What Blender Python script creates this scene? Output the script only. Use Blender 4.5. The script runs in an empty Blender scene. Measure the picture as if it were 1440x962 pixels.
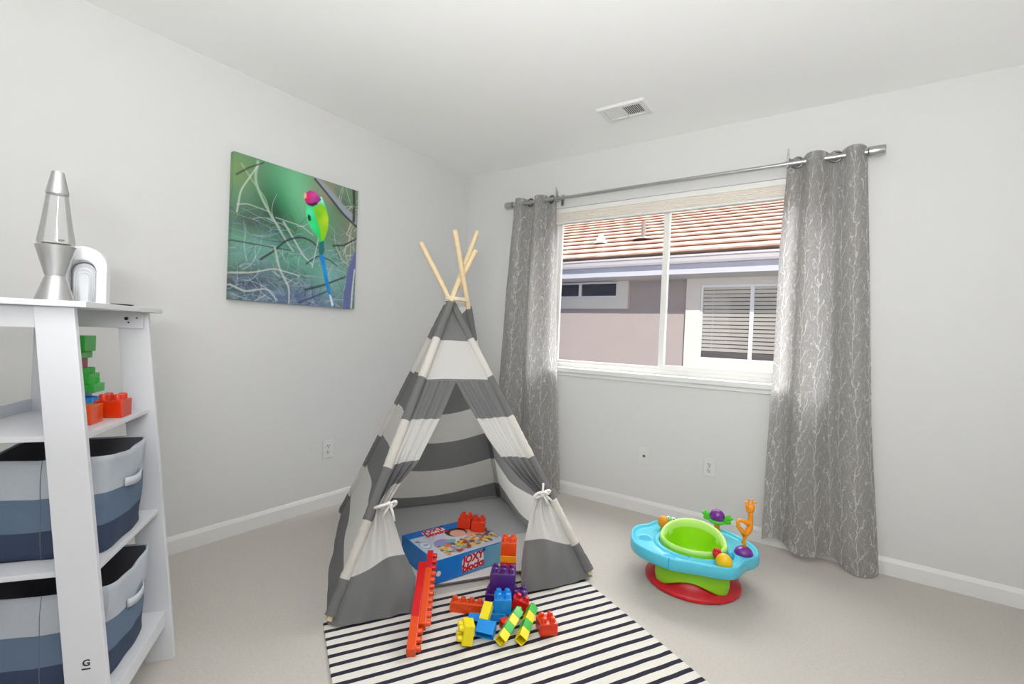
import bpy, bmesh, math, random
import numpy as np
from mathutils import Vector, Matrix, noise

random.seed(7)
SC = bpy.context.scene
COL = SC.collection
PI = math.pi
def V(*a): return Vector(a)
def lin(c):
    return tuple((x/255/12.92 if x/255 <= .04045 else ((x/255+.055)/1.055)**2.4) for x in c)
def clamp(x, a=0., b=1.): return max(a, min(b, x))
def lerp(a, b, t): return a+(b-a)*t
def sstep(a, b, x):
    t = clamp((x-a)/(b-a)); return t*t*(3-2*t)
def interp(x, pts):
    if x <= pts[0][0]: return pts[0][1]
    for (x0, y0), (x1, y1) in zip(pts, pts[1:]):
        if x <= x1: return y0+(y1-y0)*(x-x0)/(x1-x0)
    return pts[-1][1]

# ------------------------------------------------------------------ materials
MATS = {}
class NT:
    def __init__(self, name):
        self.m = bpy.data.materials.new(name); self.m.use_nodes = True
        self.t = self.m.node_tree; self.n = self.t.nodes
        self.b = self.n['Principled BSDF']; self.out = self.n['Material Output']
    def node(self, typ, **kw):
        nd = self.n.new(typ)
        for k, v in kw.items():
            if k.startswith('i_'):
                key = k[2:]
                key = int(key) if key.isdigit() else key
                nd.inputs[key].default_value = v
            else: setattr(nd, k, v)
        return nd
    def link(self, a, b): self.t.links.new(a, b)
    def math(self, op, a, b=None, c=None, cl=False):
        nd = self.n.new('ShaderNodeMath'); nd.operation = op; nd.use_clamp = cl
        for i, v in enumerate((a, b, c)):
            if v is None: continue
            if isinstance(v, (int, float)): nd.inputs[i].default_value = v
            else: self.link(v, nd.inputs[i])
        return nd.outputs[0]
    def mix(self, fac, a, b):
        nd = self.n.new('ShaderNodeMix'); nd.data_type = 'RGBA'
        for sock, v in ((nd.inputs[0], fac), (nd.inputs[6], a), (nd.inputs[7], b)):
            if isinstance(v, (int, float)): sock.default_value = v
            elif isinstance(v, tuple): sock.default_value = (*v[:3], 1)
            else: self.link(v, sock)
        return nd.outputs[2]
    def bump(self, h, strength=.2, dist=.01):
        nd = self.n.new('ShaderNodeBump'); nd.inputs['Strength'].default_value = strength
        nd.inputs['Distance'].default_value = dist
        self.link(h, nd.inputs['Height']); self.link(nd.outputs[0], self.b.inputs['Normal'])
    def coord(self, which='Object'):
        return self.n.new('ShaderNodeTexCoord').outputs[which]
    def noise(self, scale, detail=2, vec=None, rough=.5):
        nd = self.node('ShaderNodeTexNoise'); nd.inputs['Scale'].default_value = scale
        nd.inputs['Detail'].default_value = detail; nd.inputs['Roughness'].default_value = rough
        self.link(vec if vec is not None else self.coord(), nd.inputs['Vector'])
        return nd.outputs[0]

def mat(name, rgb, rough=.5, metal=0., vary=.04, vscale=12., bump=None, spec=None, trans=0., coat=0.):
    """procedural plain material: base colour with slight noise variation and optional bump (scale, strength, distance)"""
    if name in MATS: return MATS[name]
    t = NT(name); c = lin(rgb)
    f = t.noise(vscale, 3)
    lo = tuple(x*(1-vary) for x in c); hi = tuple(min(1, x*(1+vary)) for x in c)
    t.link(t.mix(f, lo, hi), t.b.inputs['Base Color'])
    t.b.inputs['Roughness'].default_value = rough; t.b.inputs['Metallic'].default_value = metal
    if spec is not None: t.b.inputs['Specular IOR Level'].default_value = spec
    if coat: t.b.inputs['Coat Weight'].default_value = coat
    if bump: t.bump(t.noise(bump[0], 3), bump[1], bump[2])
    if trans:
        tr = t.node('ShaderNodeBsdfTranslucent'); tr.inputs[0].default_value = (*c, 1)
        mx = t.node('ShaderNodeMixShader'); mx.inputs[0].default_value = trans
        t.link(t.b.outputs[0], mx.inputs[1]); t.link(tr.outputs[0], mx.inputs[2]); t.link(mx.outputs[0], t.out.inputs[0])
    MATS[name] = t.m
    return t.m

def glass_mat(name, refl=.08, tint=(1, 1, 1), rough=0.0):
    if name in MATS: return MATS[name]
    t = NT(name); t.n.remove(t.b)
    tr = t.node('ShaderNodeBsdfTransparent'); tr.inputs[0].default_value = (*tint, 1)
    gl = t.node('ShaderNodeBsdfGlossy'); gl.inputs['Roughness'].default_value = rough
    lw = t.node('ShaderNodeLayerWeight'); lw.inputs[0].default_value = .35
    nz = t.noise(3., 1)
    k = t.math('MULTIPLY', t.math('MULTIPLY', lw.outputs['Fresnel'], refl*4, cl=True), t.math('MULTIPLY_ADD', nz, .1, .95))
    mx = t.node('ShaderNodeMixShader')
    t.link(k, mx.inputs[0]); t.link(tr.outputs[0], mx.inputs[1]); t.link(gl.outputs[0], mx.inputs[2])
    t.link(mx.outputs[0], t.out.inputs[0]); MATS[name] = t.m
    return t.m

def attr_mat(name, attr, rough=.6, coat=0.):
    if name in MATS: return MATS[name]
    t = NT(name); a = t.node('ShaderNodeVertexColor'); a.layer_name = attr
    t.link(a.outputs[0], t.b.inputs['Base Color']); t.b.inputs['Roughness'].default_value = rough
    t.b.inputs['Coat Weight'].default_value = coat
    MATS[name] = t.m; return t.m

def stripe_fabric(name, white=(236, 235, 231), dark=(140, 140, 141), trans=.42):
    """tent cloth: dark and white bands by the UV's v (metres of cloth above the hem)"""
    if name in MATS: return MATS[name]
    t = NT(name)
    uv = t.node('ShaderNodeSeparateXYZ'); t.link(t.coord('UV'), uv.inputs[0])
    fr = t.math('FRACT', t.math('DIVIDE', t.math('ADD', uv.outputs[1], .235), .38))
    m = t.math('GREATER_THAN', fr, .5)          # dark bands: v<.145, .325-.515, .705-.9, >1.1
    n = t.noise(300, 2)
    c = t.mix(m, lin(white), lin(dark))
    c = t.mix(t.math('MULTIPLY', n, .12), c, (0.05, .05, .05))
    t.link(c, t.b.inputs['Base Color']); t.b.inputs['Roughness'].default_value = .9
    t.b.inputs['Specular IOR Level'].default_value = .1
    t.bump(t.noise(25, 4), .35, .01)
    tr = t.node('ShaderNodeBsdfTranslucent'); t.link(c, tr.inputs[0])
    mx = t.node('ShaderNodeMixShader'); mx.inputs[0].default_value = trans
    t.link(t.b.outputs[0], mx.inputs[1]); t.link(tr.outputs[0], mx.inputs[2]); t.link(mx.outputs[0], t.out.inputs[0])
    MATS[name] = t.m; return t.m

# ------------------------------------------------------------------ mesh helpers
def obj(name, bm, m, parent=None, smooth=False, bevel=0., seg=2, subsurf=0, angle=None):
    me = bpy.data.meshes.new(name)
    bmesh.ops.recalc_face_normals(bm, faces=bm.faces)
    bm.to_mesh(me); bm.free()
    o = bpy.data.objects.new(name, me); COL.objects.link(o)
    for k in (m if isinstance(m, (list, tuple)) else [m]): me.materials.append(k)
    if smooth:
        me.polygons.foreach_set('use_smooth', [True]*len(me.polygons))
        if angle is not None:
            try: me.set_sharp_from_angle(angle=math.radians(angle))
            except Exception: pass
    if bevel:
        b = o.modifiers.new('bevel', 'BEVEL'); b.width = bevel; b.segments = seg; b.limit_method = 'ANGLE'
        b.angle_limit = math.radians(40)
    if subsurf:
        s = o.modifiers.new('sub', 'SUBSURF'); s.levels = subsurf; s.render_levels = subsurf
    if parent: o.parent = parent
    return o
def thing(name, label, cat, loc=(0, 0, 0), rz=0., group=None):
    o = bpy.data.objects.new(name, None); COL.objects.link(o); o.location = loc; o.rotation_euler = (0, 0, rz)
    o.empty_display_size = .05
    return tag(o, label, cat, group)
def tag(o, label, cat, group=None):
    o['label'] = label; o['category'] = cat
    if group: o['group'] = group
    return o
def struct(o): o['kind'] = 'structure'; return o

def add_box(bm, c, s, M=None):
    r = bmesh.ops.create_cube(bm, size=1.)
    mm = Matrix.Translation(c) @ Matrix.Diagonal((*s, 1))
    if M is not None: mm = M @ mm
    bmesh.ops.transform(bm, matrix=mm, verts=r['verts']); return r['verts']
def boxbm(c, s, M=None):
    bm = bmesh.new(); add_box(bm, c, s, M); return bm
def span(x0, x1, y0, y1, z0, z1, bm=None):
    bm = bm or bmesh.new(); add_box(bm, ((x0+x1)/2, (y0+y1)/2, (z0+z1)/2), (abs(x1-x0), abs(y1-y0), abs(z1-z0))); return bm
def lathe(prof, n=40, bm=None, c=(0, 0, 0), sx=1., sy=1.):
    bm = bm or bmesh.new(); rings = []
    for r, z in prof:
        if r < 1e-6: rings.append([bm.verts.new((c[0], c[1], c[2]+z))])
        else: rings.append([bm.verts.new((c[0]+sx*r*math.cos(2*PI*i/n), c[1]+sy*r*math.sin(2*PI*i/n), c[2]+z)) for i in range(n)])
    for A, B in zip(rings, rings[1:]):
        for i in range(n):
            j = (i+1) % n
            if len(A) == 1 and len(B) == 1: continue
            if len(A) == 1: bm.faces.new((A[0], B[i], B[j]))
            elif len(B) == 1: bm.faces.new((A[i], A[j], B[0]))
            else: bm.faces.new((A[i], A[j], B[j], B[i]))
    return bm
def tube(pts, rad, n=10, bm=None, cap=True):
    bm = bm or bmesh.new(); pts = [Vector(p) for p in pts]; rings = []
    up = None
    for i, p in enumerate(pts):
        d = (pts[min(i+1, len(pts)-1)]-pts[max(i-1, 0)]).normalized()
        if up is None:
            up = d.orthogonal().normalized()
        else:
            up = (up-d*up.dot(d)).normalized()
        w = d.cross(up); r = rad[i] if isinstance(rad, (list, tuple)) else rad
        rings.append([bm.verts.new(p+r*(math.cos(2*PI*k/n)*up+math.sin(2*PI*k/n)*w)) for k in range(n)])
    for A, B in zip(rings, rings[1:]):
        for k in range(n): bm.faces.new((A[k], A[(k+1) % n], B[(k+1) % n], B[k]))
    if cap: bm.faces.new(rings[0][::-1]); bm.faces.new(rings[-1])
    return bm
def prism(outline, z0, z1, bm=None, M=None):
    bm = bm or bmesh.new()
    A = [bm.verts.new((x, y, z0)) for x, y in outline]; B = [bm.verts.new((x, y, z1)) for x, y in outline]
    n = len(A); bm.faces.new(A[::-1]); bm.faces.new(B)
    for i in range(n): bm.faces.new((A[i], A[(i+1) % n], B[(i+1) % n], B[i]))
    if M is not None: bmesh.ops.transform(bm, matrix=M, verts=A+B)
    return bm
def grid(fn, nu, nv, uvfn=None, bm=None, closed_u=False):
    """fn(u,v)->point; uvfn(u,v)->(a,b)"""
    bm = bm or bmesh.new(); vs = [[bm.verts.new(fn(i/nu, j/nv)) for i in range(nu+(0 if closed_u else 1))] for j in range(nv+1)]
    lay = bm.loops.layers.uv.verify() if uvfn else None
    W = nu if not closed_u else nu
    for j in range(nv):
        for i in range(W):
            i2 = (i+1) % nu if closed_u else i+1
            f = bm.faces.new((vs[j][i], vs[j][i2], vs[j+1][i2], vs[j+1][i]))
            if uvfn:
                q = ((i, j), (i+1, j), (i+1, j+1), (i, j+1))
                for l, (a, b) in zip(f.loops, q): l[lay].uv = uvfn(a/nu, b/nv)
    return bm
def solidify(o, th, off=0.):
    s = o.modifiers.new('solid', 'SOLIDIFY'); s.thickness = th; s.offset = off; return o
def ellip(c, r, M=None, seg=24, rings=14, bm=None):
    bm = bm or bmesh.new()
    q = bmesh.ops.create_uvsphere(bm, u_segments=seg, v_segments=rings, radius=1.)
    mm = Matrix.Translation(c) @ (M if M is not None else Matrix.Identity(4)) @ Matrix.Diagonal((*r, 1))
    bmesh.ops.transform(bm, matrix=mm, verts=q['verts']); return bm
def text_obj(name, body, m, size, M, parent, extrude=.0005, shear=0., bold=0.):
    cu = bpy.data.curves.new(name, 'FONT'); cu.body = body; cu.size = size; cu.extrude = extrude
    cu.align_x = 'CENTER'; cu.align_y = 'CENTER'; cu.shear = shear; cu.offset = bold; cu.space_line = .82
    tmp = bpy.data.objects.new('tmp', cu); COL.objects.link(tmp)
    me = bpy.data.meshes.new_from_object(tmp.evaluated_get(bpy.context.evaluated_depsgraph_get()))
    bpy.data.objects.remove(tmp); bpy.data.curves.remove(cu); me.name = name
    me.materials.clear(); me.materials.append(m)
    o = bpy.data.objects.new(name, me); COL.objects.link(o); o.parent = parent
    o.matrix_local = M; return o
def frame_mat(o, x, y, z):
    m = Matrix.Identity(4)
    for i, a in enumerate((x, y, z)):
        for k in range(3): m[k][i] = a[k]
    for k in range(3): m[k][3] = o[k]
    return m
def basis(zdir, xdir, loc):
    z = Vector(zdir).normalized(); x = Vector(xdir); x = (x-z*x.dot(z)).normalized(); y = z.cross(x)
    return frame_mat(loc, x, y, z)

# ------------------------------------------------------------------ palette
M_wall = mat('wall_paint', (213, 213, 212), .9, vary=.01, bump=(220, .25, .002), spec=.15)
M_ceil = mat('ceiling_paint', (244, 244, 243), .92, vary=.01, bump=(160, .2, .002), spec=.15)
M_trim = mat('trim_white', (225, 225, 224), .45, vary=.01)
M_white = mat('white_laminate', (216, 217, 221), .4, vary=.01)
M_vinyl = mat('vinyl_white', (230, 229, 224), .4, vary=.01)
M_shade = mat('shade_cream', (247, 241, 233), .8, vary=.02, trans=.12)
M_steel = mat('brushed_steel', (190, 190, 190), .28, 1., vary=.05, vscale=60)
M_dark = mat('dark_slot', (40, 40, 42), .7)
M_plate = mat('plate_plastic', (217, 217, 216), .35, vary=.01)
M_wood = mat('pine_pole', (222, 200, 160), .55, vary=.12, vscale=30)
M_rope = mat('cotton_cord', (226, 214, 190), .9, bump=(200, .5, .002))
M_tie = mat('white_tie', (232, 231, 228), .9, bump=(80, .4, .003))
M_cloth = stripe_fabric('tent_cloth')

# ------------------------------------------------------------------ camera
cam = bpy.data.cameras.new('camera'); camo = bpy.data.objects.new('camera', cam); COL.objects.link(camo)
f_px, yaw, pitch, roll = 667.972, .608516, -.0147144, .0406158
fw = V(-math.sin(yaw)*math.cos(pitch), math.cos(yaw)*math.cos(pitch), math.sin(pitch))
rt = V(math.cos(yaw), math.sin(yaw), 0); up = rt.cross(fw)
rt2 = math.cos(roll)*rt+math.sin(roll)*up; up2 = -math.sin(roll)*rt+math.cos(roll)*up
camo.matrix_world = frame_mat((2.63227, -3.05986, 1.12841), rt2, up2, -fw)
cam.sensor_fit = 'HORIZONTAL'; cam.sensor_width = 36.; cam.lens = 36.*f_px/1440.; cam.clip_start = .02
SC.camera = camo

# ------------------------------------------------------------------ room
CH = 2.44; XR = 3.95; YF = -3.65
WX0, WX1, WZ0, WZ1 = .80, 2.50, .905, 2.075
def carpet():
    t = NT('carpet')
    o = t.coord()
    fine = t.noise(420, 3, o, .7); big = t.noise(2.2, 3, o); mid = t.noise(95, 3, o, .75)
    c = t.mix(fine, lin((196, 190, 181)), lin((236, 232, 225)))
    c = t.mix(t.math('MULTIPLY_ADD', mid, 1.6, -.45, cl=True), c, lin((198, 192, 183)))
    c = t.mix(t.math('MULTIPLY', big, .25), c, lin((214, 210, 202)))
    t.link(c, t.b.inputs['Base Color']); t.b.inputs['Roughness'].default_value = 1.
    t.b.inputs['Specular IOR Level'].default_value = .05
    h = t.math('ADD', fine, t.math('MULTIPLY', mid, .8)); t.bump(h, .7, .006)
    return t.m
fl = struct(obj('floor', span(-.15, XR+.15, YF-.15, .15, -.12, 0), carpet()))
struct(obj('ceiling', span(-.15, XR+.15, YF-.15, .15, CH, CH+.12), M_ceil))
struct(obj('wall_left', span(-.15, 0, YF-.15, .15, 0, CH), M_wall))
struct(obj('wall_right', span(XR, XR+.15, YF-.15, .15, 0, CH), M_wall))
struct(obj('wall_front', span(0, XR, YF-.15, YF, 0, CH), M_wall))
bm = bmesh.new()
xs = [0, WX0, WX1, XR]; zs = [0, WZ0, WZ1, CH]
def wall_face(y):
    return {(i, j): bm.verts.new((xs[i], y, zs[j])) for i in range(4) for j in range(4)}
A = wall_face(0); B = wall_face(.15)
for i in range(3):
    for j in range(3):
        if (i, j) == (1, 1): continue
        for Q in (A, B): bm.faces.new((Q[i, j], Q[i+1, j], Q[i+1, j+1], Q[i, j+1]))
hole = [(1, 1), (2, 1), (2, 2), (1, 2)]
for k in range(4):
    a, b = hole[k], hole[(k+1) % 4]; bm.faces.new((A[a], A[b], B[b], B[a]))
ring = [(i, 0) for i in range(4)]+[(3, j) for j in range(1, 4)]+[(i, 3) for i in (2, 1, 0)]+[(0, j) for j in (2, 1)]
for k in range(len(ring)):
    a, b = ring[k], ring[(k+1) % len(ring)]; bm.faces.new((A[a], A[b], B[b], B[a]))
struct(obj('wall_back', bm, M_wall))
# baseboards with a bevelled top
prof = [(0, 0), (.014, 0), (.014, .066), (.008, .08), (.004, .086), (0, .086)]
def base_run(name, p0, p1, inward):
    bm = bmesh.new(); p0, p1, inward = Vector(p0), Vector(p1), Vector(inward)
    R = [[bm.verts.new(p+inward*d+V(0, 0, z)) for d, z in prof] for p in (p0, p1)]
    n = len(prof)
    for i in range(n): bm.faces.new((R[0][i], R[0][(i+1) % n], R[1][(i+1) % n], R[1][i]))
    bm.faces.new(R[0]); bm.faces.new(R[1][::-1])
    return struct(obj(name, bm, M_trim))
base_run('baseboard_left', (0, YF, 0), (0, 0, 0), (1, 0, 0))
base_run('baseboard_back', (.014, 0, 0), (XR, 0, 0), (0, -1, 0))
base_run('baseboard_right', (XR, -.014, 0), (XR, YF, 0), (-1, 0, 0))

# window: vinyl slider, sill, glass
win = bpy.data.objects.new('window_1', None); COL.objects.link(win); struct(win); win.location = (0, 0, 0)
def rect_frame(x0, x1, z0, z1, y0, y1, w, bm=None):
    bm = bm or bmesh.new()
    O = [(x0, z0), (x1, z0), (x1, z1), (x0, z1)]; I = [(x0+w, z0+w), (x1-w, z0+w), (x1-w, z1-w), (x0+w, z1-w)]
    L = [[bm.verts.new((x, y, z)) for x, z in P] for P, y in ((O, y0), (I, y0), (I, y1), (O, y1))]
    for s in range(4):
        for k in range(4): bm.faces.new((L[s][k], L[s][(k+1) % 4], L[(s+1) % 4][(k+1) % 4], L[(s+1) % 4][k]))
    return bm
obj('window_frame', rect_frame(WX0, WX1, WZ0, WZ1, .07, .14, .032), M_vinyl, win, bevel=.003)
XM = 1.652
obj('fixed_sash', rect_frame(WX0+.03, XM+.01, WZ0+.03, WZ1-.03, .105, .13, .022), M_vinyl, win, bevel=.002)
obj('sliding_sash', rect_frame(XM-.022, WX1-.03, WZ0+.03, WZ1-.03, .074, .1, .036), M_vinyl, win, bevel=.002)
G_win = glass_mat('window_glass', .05)
obj('pane', span(WX0+.05, XM-.01, .116, .119, WZ0+.05, WZ1-.05), G_win, win)
obj('pane', span(XM+.012, WX1-.06, .086, .089, WZ0+.06, WZ1-.06), G_win, win)
bm = span(WX0-.035, WX1+.035, -.032, .07, WZ0-.03, WZ0+.004)
struct(obj('trim_1', bm, M_trim, bevel=.006))          # window stool
bm = span(WX0-.02, WX1+.02, -.012, 0, WZ0-.055, WZ0-.03)
struct(obj('trim_2', bm, M_trim, bevel=.003))          # apron under it
ws = thing('window_shade', 'raised cream cellular shade gathered under its head rail at window top', 'window shade', (WX0+.01, .035, WZ1))
W_ = WX1-WX0-.02
obj('head_rail', span(0, W_, -.022, .024, -.035, 0), M_vinyl, ws, bevel=.003)
bm = bmesh.new()
pr = []
for k in range(6): pr += [(-.02, -.036-.010*k), (-.012, -.041-.010*k)]
pr += [(-.02, -.096), (.02, -.096), (.02, -.036)]
Rr = [[bm.verts.new((x, y, z)) for y, z in pr] for x in (.004, W_-.004)]
for i in range(len(pr)):
    j = (i+1) % len(pr); bm.faces.new((Rr[0][i], Rr[0][j], Rr[1][j], Rr[1][i]))
bm.faces.new(Rr[0]); bm.faces.new(Rr[1][::-1])
obj('pleated_stack', bm, M_shade, ws)
obj('bottom_rail', span(.002, W_-.002, -.02, .02, -.112, -.0965), M_vinyl, ws, bevel=.003)

# ------------------------------------------------------------------ curtain rod and curtains
RY, RZ = -.09, 2.12
M_curtain = None
def curtain_mat():
    t = NT('curtain_fabric')
    uv = t.node('ShaderNodeSeparateXYZ'); c0 = t.coord('UV'); t.link(c0, uv.inputs[0])
    nz = t.node('ShaderNodeTexNoise'); nz.inputs['Scale'].default_value = 5.; nz.inputs['Detail'].default_value = 3
    t.link(c0, nz.inputs['Vector'])
    nz2 = t.node('ShaderNodeTexNoise'); nz2.inputs['Scale'].default_value = 22.; nz2.inputs['Detail'].default_value = 2
    t.link(c0, nz2.inputs['Vector'])
    wob = t.math('ADD', t.math('MULTIPLY_ADD', nz.outputs[0], .17, -.085), t.math('MULTIPLY_ADD', nz2.outputs[0], .05, -.025))
    def tree(period, phase, vscale, slope, wstem, wtwig, reach):
        # stems every `period` metres; twigs rise from each stem as chevrons
        s = t.math('FRACT', t.math('DIVIDE', t.math('ADD', t.math('ADD', uv.outputs[0], wob), phase), period))
        d = t.math('ABSOLUTE', t.math('SUBTRACT', s, .5))
        stem = t.math('LESS_THAN', d, wstem/period)
        side = t.math('MULTIPLY', t.math('GREATER_THAN', s, .5), .47)
        q = t.math('FRACT', t.math('ADD', t.math('SUBTRACT', t.math('ADD', t.math('MULTIPLY', uv.outputs[1], vscale), t.math('MULTIPLY', nz2.outputs[0], 1.1)), t.math('MULTIPLY', d, slope)), side))
        tw = t.math('MULTIPLY', t.math('LESS_THAN', t.math('ABSOLUTE', t.math('SUBTRACT', q, .5)), wtwig), t.math('LESS_THAN', d, reach))
        return t.math('MAXIMUM', stem, tw)
    a = tree(.17, .0, 7.5, 1.5, .0034, .040, .40)
    b = t.math('MULTIPLY', tree(.115, .05, 14., 1.4, .0015, .045, .46), .45)
    vor = t.node('ShaderNodeTexVoronoi'); vor.feature = 'DISTANCE_TO_EDGE'; vor.inputs['Scale'].default_value = 1.
    mp = t.node('ShaderNodeMapping'); mp.inputs['Scale'].default_value = (55, 26, 1); t.link(c0, mp.inputs[0])
    t.link(mp.outputs[0], vor.inputs['Vector'])
    v = t.math('MULTIPLY', t.math('LESS_THAN', vor.outputs['Distance'], .05), .3)
    k = t.math('MAXIMUM', t.math('MAXIMUM', a, b), v)
    weave = t.noise(700, 2)
    c = t.mix(k, lin((184, 182, 180)), lin((246, 244, 241)))
    c = t.mix(t.math('MULTIPLY', weave, .25), c, lin((140, 138, 136)))
    t.link(c, t.b.inputs['Base Color']); t.b.inputs['Roughness'].default_value = .55
    t.b.inputs['Sheen Weight'].default_value = .2
    t.bump(k, .25, .002)
    tr = t.node('ShaderNodeBsdfTranslucent'); t.link(c, tr.inputs[0])
    mx = t.node('ShaderNodeMixShader'); mx.inputs[0].default_value = .64
    t.link(t.b.outputs[0], mx.inputs[1]); t.link(tr.outputs[0], mx.inputs[2]); t.link(mx.outputs[0], t.out.inputs[0])
    return t.m
M_curtain = curtain_mat()
rod = thing('curtain_rod', 'brushed steel telescoping curtain rod mounted above the window', 'curtain rod', (0, RY, RZ))
RX = Matrix.Rotation(PI/2, 4, 'Y')
def xcyl(x0, x1, r, n=24): return tube([(x0, 0, 0), (x1, 0, 0)], r, n)
obj('inner_tube', xcyl(.90, 2.36, .0105), M_steel, rod, smooth=True, angle=40)
obj('outer_tube', xcyl(2.335, 2.685, .014), M_steel, rod, smooth=True, angle=40)
obj('outer_tube', xcyl(.535, .92, .014), M_steel, rod, smooth=True, angle=40)
for x0, s in ((.535, -1), (2.685, 1)):
    bm = bmesh.new(); lathe([(0, 0), (.016, 0), (.016, .008), (.024, .012), (.025, .016), (.025, .075), (.022, .08), (0, .08)], 28, bm)
    bmesh.ops.transform(bm, matrix=Matrix.Translation((x0, 0, 0)) @ Matrix.Rotation(s*PI/2, 4, 'Y'), verts=bm.verts)
    obj('finial', bm, M_steel, rod, smooth=True, angle=40)
for x in (.905, 2.345):
    bm = bmesh.new()
    add_box(bm, (x, .086, .01), (.022, .008, .08)); add_box(bm, (x, .04, .016), (.01, .09, .012)); add_box(bm, (x, -.002, .03), (.01, .016, .044))
    add_box(bm, (x, 0, -.016), (.012, .034, .008))
    add_box(bm, (x, .015, .0), (.012, .006, .03)); add_box(bm, (x, -.014, .062), (.006, .006, .03))
    obj('bracket', bm, M_steel, rod, bevel=.001)

def curtain(name, label, top, bot, ztop, zbot, kx, lw, phase, amp_t, amp_b, yb, edge_l, edge_r, grom, width):
    t = thing(name, label, 'curtain', ((top[0]+top[1])/2, RY, 0))
    ox = (top[0]+top[1])/2
    def P(u, v):           # v 0 top .. 1 bottom
        xl = interp(v, edge_l); xr = interp(v, edge_r)
        g = math.sin(2*PI*(kx*u+phase))
        shape = math.copysign(abs(g)**.8, g)
        amp = lerp(amp_t, amp_b, sstep(0, .6, v))
        y = amp*shape*(1-.25*v)+lerp(0, yb, sstep(.05, 1, v))
        y += .008*math.sin(9*u+5*v)*v
        y = min(y, .07)
        x = lerp(xl, xr, u)+.018*math.sin(2*PI*(kx*u+phase)*1+1.1)*(.3+.5*v)*math.sin(PI*u)
        zt = ztop-.008*max(0, shape); zb = zbot+.012*shape+lw*(1-u)
        return V(x-ox, y, lerp(zt, zb, v))
    p = obj('fabric_panel', grid(P, 120, 60, lambda u, v: (u*width, (1-v)*2.1)), M_curtain, t, smooth=True)
    for u in grom:
        a = P(u, .0); b = P(min(1, u+.01), .0); tan = (b-a).normalized()
        q = P(u, 0); M = basis(tan.cross(V(0, 0, 1)), (0, 0, 1), (q.x, 0, RZ)); bm = bmesh.new()
        R_, r_ = .026, .006
        vs = [[bm.verts.new(((R_+r_*math.cos(j*PI/4))*math.cos(i*PI/14), (R_+r_*math.cos(j*PI/4))*math.sin(i*PI/14), r_*.7*math.sin(j*PI/4))) for j in range(8)] for i in range(28)]
        for i in range(28):
            for j in range(8): bm.faces.new((vs[i][j], vs[(i+1) % 28][j], vs[(i+1) % 28][(j+1) % 8], vs[i][(j+1) % 8]))
        bmesh.ops.transform(bm, matrix=M, verts=bm.verts)
        obj('grommet', bm, M_steel_d, t, smooth=True)
    return t
M_steel_d = mat('dark_nickel', (120, 118, 116), .3, 1., vary=.05)
curtain('curtain', 'grey branch patterned curtain panel hanging right of the window', (2.345, 2.69), (2.31, 2.83), 2.155, .012, 2.05, .05, .0, .045, .05, -.02,
        [(0, 2.345), (.22, 2.325), (.53, 2.322), (.78, 2.312), (1, 2.308)], [(0, 2.692), (.33, 2.73), (.66, 2.765), (1, 2.825)], (.122, .366, .61, .854), 1.3)
curtain('curtain', 'grey branch patterned curtain panel hanging left of the window behind tent', (.55, .915), (.43, 1.035), 2.155, .02, 2.05, .0, .52, .045, .035, .0,
        [(0, .545), (.3, .495), (.72, .455), (1, .44)], [(0, .912), (.5, .962), (1, 1.035)], (.13, .36, .6, .86), 1.3)

# ------------------------------------------------------------------ wall plates
def plate(name, label, cat, loc, rz, group=None, kind='duplex'):
    t = thing(name, label, cat, loc, rz, group)         # local: x along wall, -y into the room, z up
    obj('cover_plate', span(-.036, .036, -.006, 0, -.057, .057), M_plate, t, bevel=.004, seg=3)
    if kind == 'duplex':
        for s in (1, -1):
            bm = prism([(.017*math.cos(k*PI/12), .0145*math.sin(k*PI/12)) for k in range(24)], 0, .0025, M=Matrix.Translation((0, -.006, s*.0195)) @ Matrix.Rotation(PI/2, 4, 'X'))
            r = obj('receptacle', bm, M_plate, t)
            for x, w, h in ((-.0063, .0034, .0105), (.0063, .0034, .0085)):
                obj('slot', boxbm((x, -.0087, s*.0195+.003), (w, .001, h)), M_dark, r)
            obj('ground_hole', boxbm((0, -.0087, s*.0195-.0075), (.0062, .001, .0062)), M_dark, r, bevel=.001)
        obj('screw', lathe([(0, .002), (.003, .002), (.0035, 0), (0, 0)], 12, c=(0, 0, 0)), M_steel, t).matrix_local = Matrix.Translation((0, -.006, 0)) @ Matrix.Rotation(PI/2, 4, 'X')
    else:
        bm = bmesh.new(); lathe([(0, .003), (.004, .003), (.0045, .01), (.006, .01), (.006, .004), (.009, .003), (.009, 0), (0, 0)], 20, bm)
        bmesh.ops.transform(bm, matrix=Matrix.Translation((0, -.006, 0)) @ Matrix.Rotation(PI/2, 4, 'X'), verts=bm.verts)
        obj('coax_jack', bm, M_steel_d, t, smooth=True, angle=30)
        for z in (.042, -.042):
            bm = lathe([(0, .0015), (.003, .0015), (.0035, 0), (0, 0)], 12)
            bmesh.ops.transform(bm, matrix=Matrix.Translation((0, -.006, z)) @ Matrix.Rotation(PI/2, 4, 'X'), verts=bm.verts); obj('screw', bm, M_plate, t)
plate('wall_outlet', 'white duplex wall outlet on left wall behind the striped tent', 'outlet', (0, -1.263, .365), PI/2)
plate('wall_outlet', 'white duplex wall outlet under the window above the toddler seat', 'outlet', (1.998, 0, .374), 0)
plate('cable_outlet', 'white coaxial cable wall plate with one small jack under window', 'cable outlet', (1.594, 0, .372), 0, kind='coax')

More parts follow.
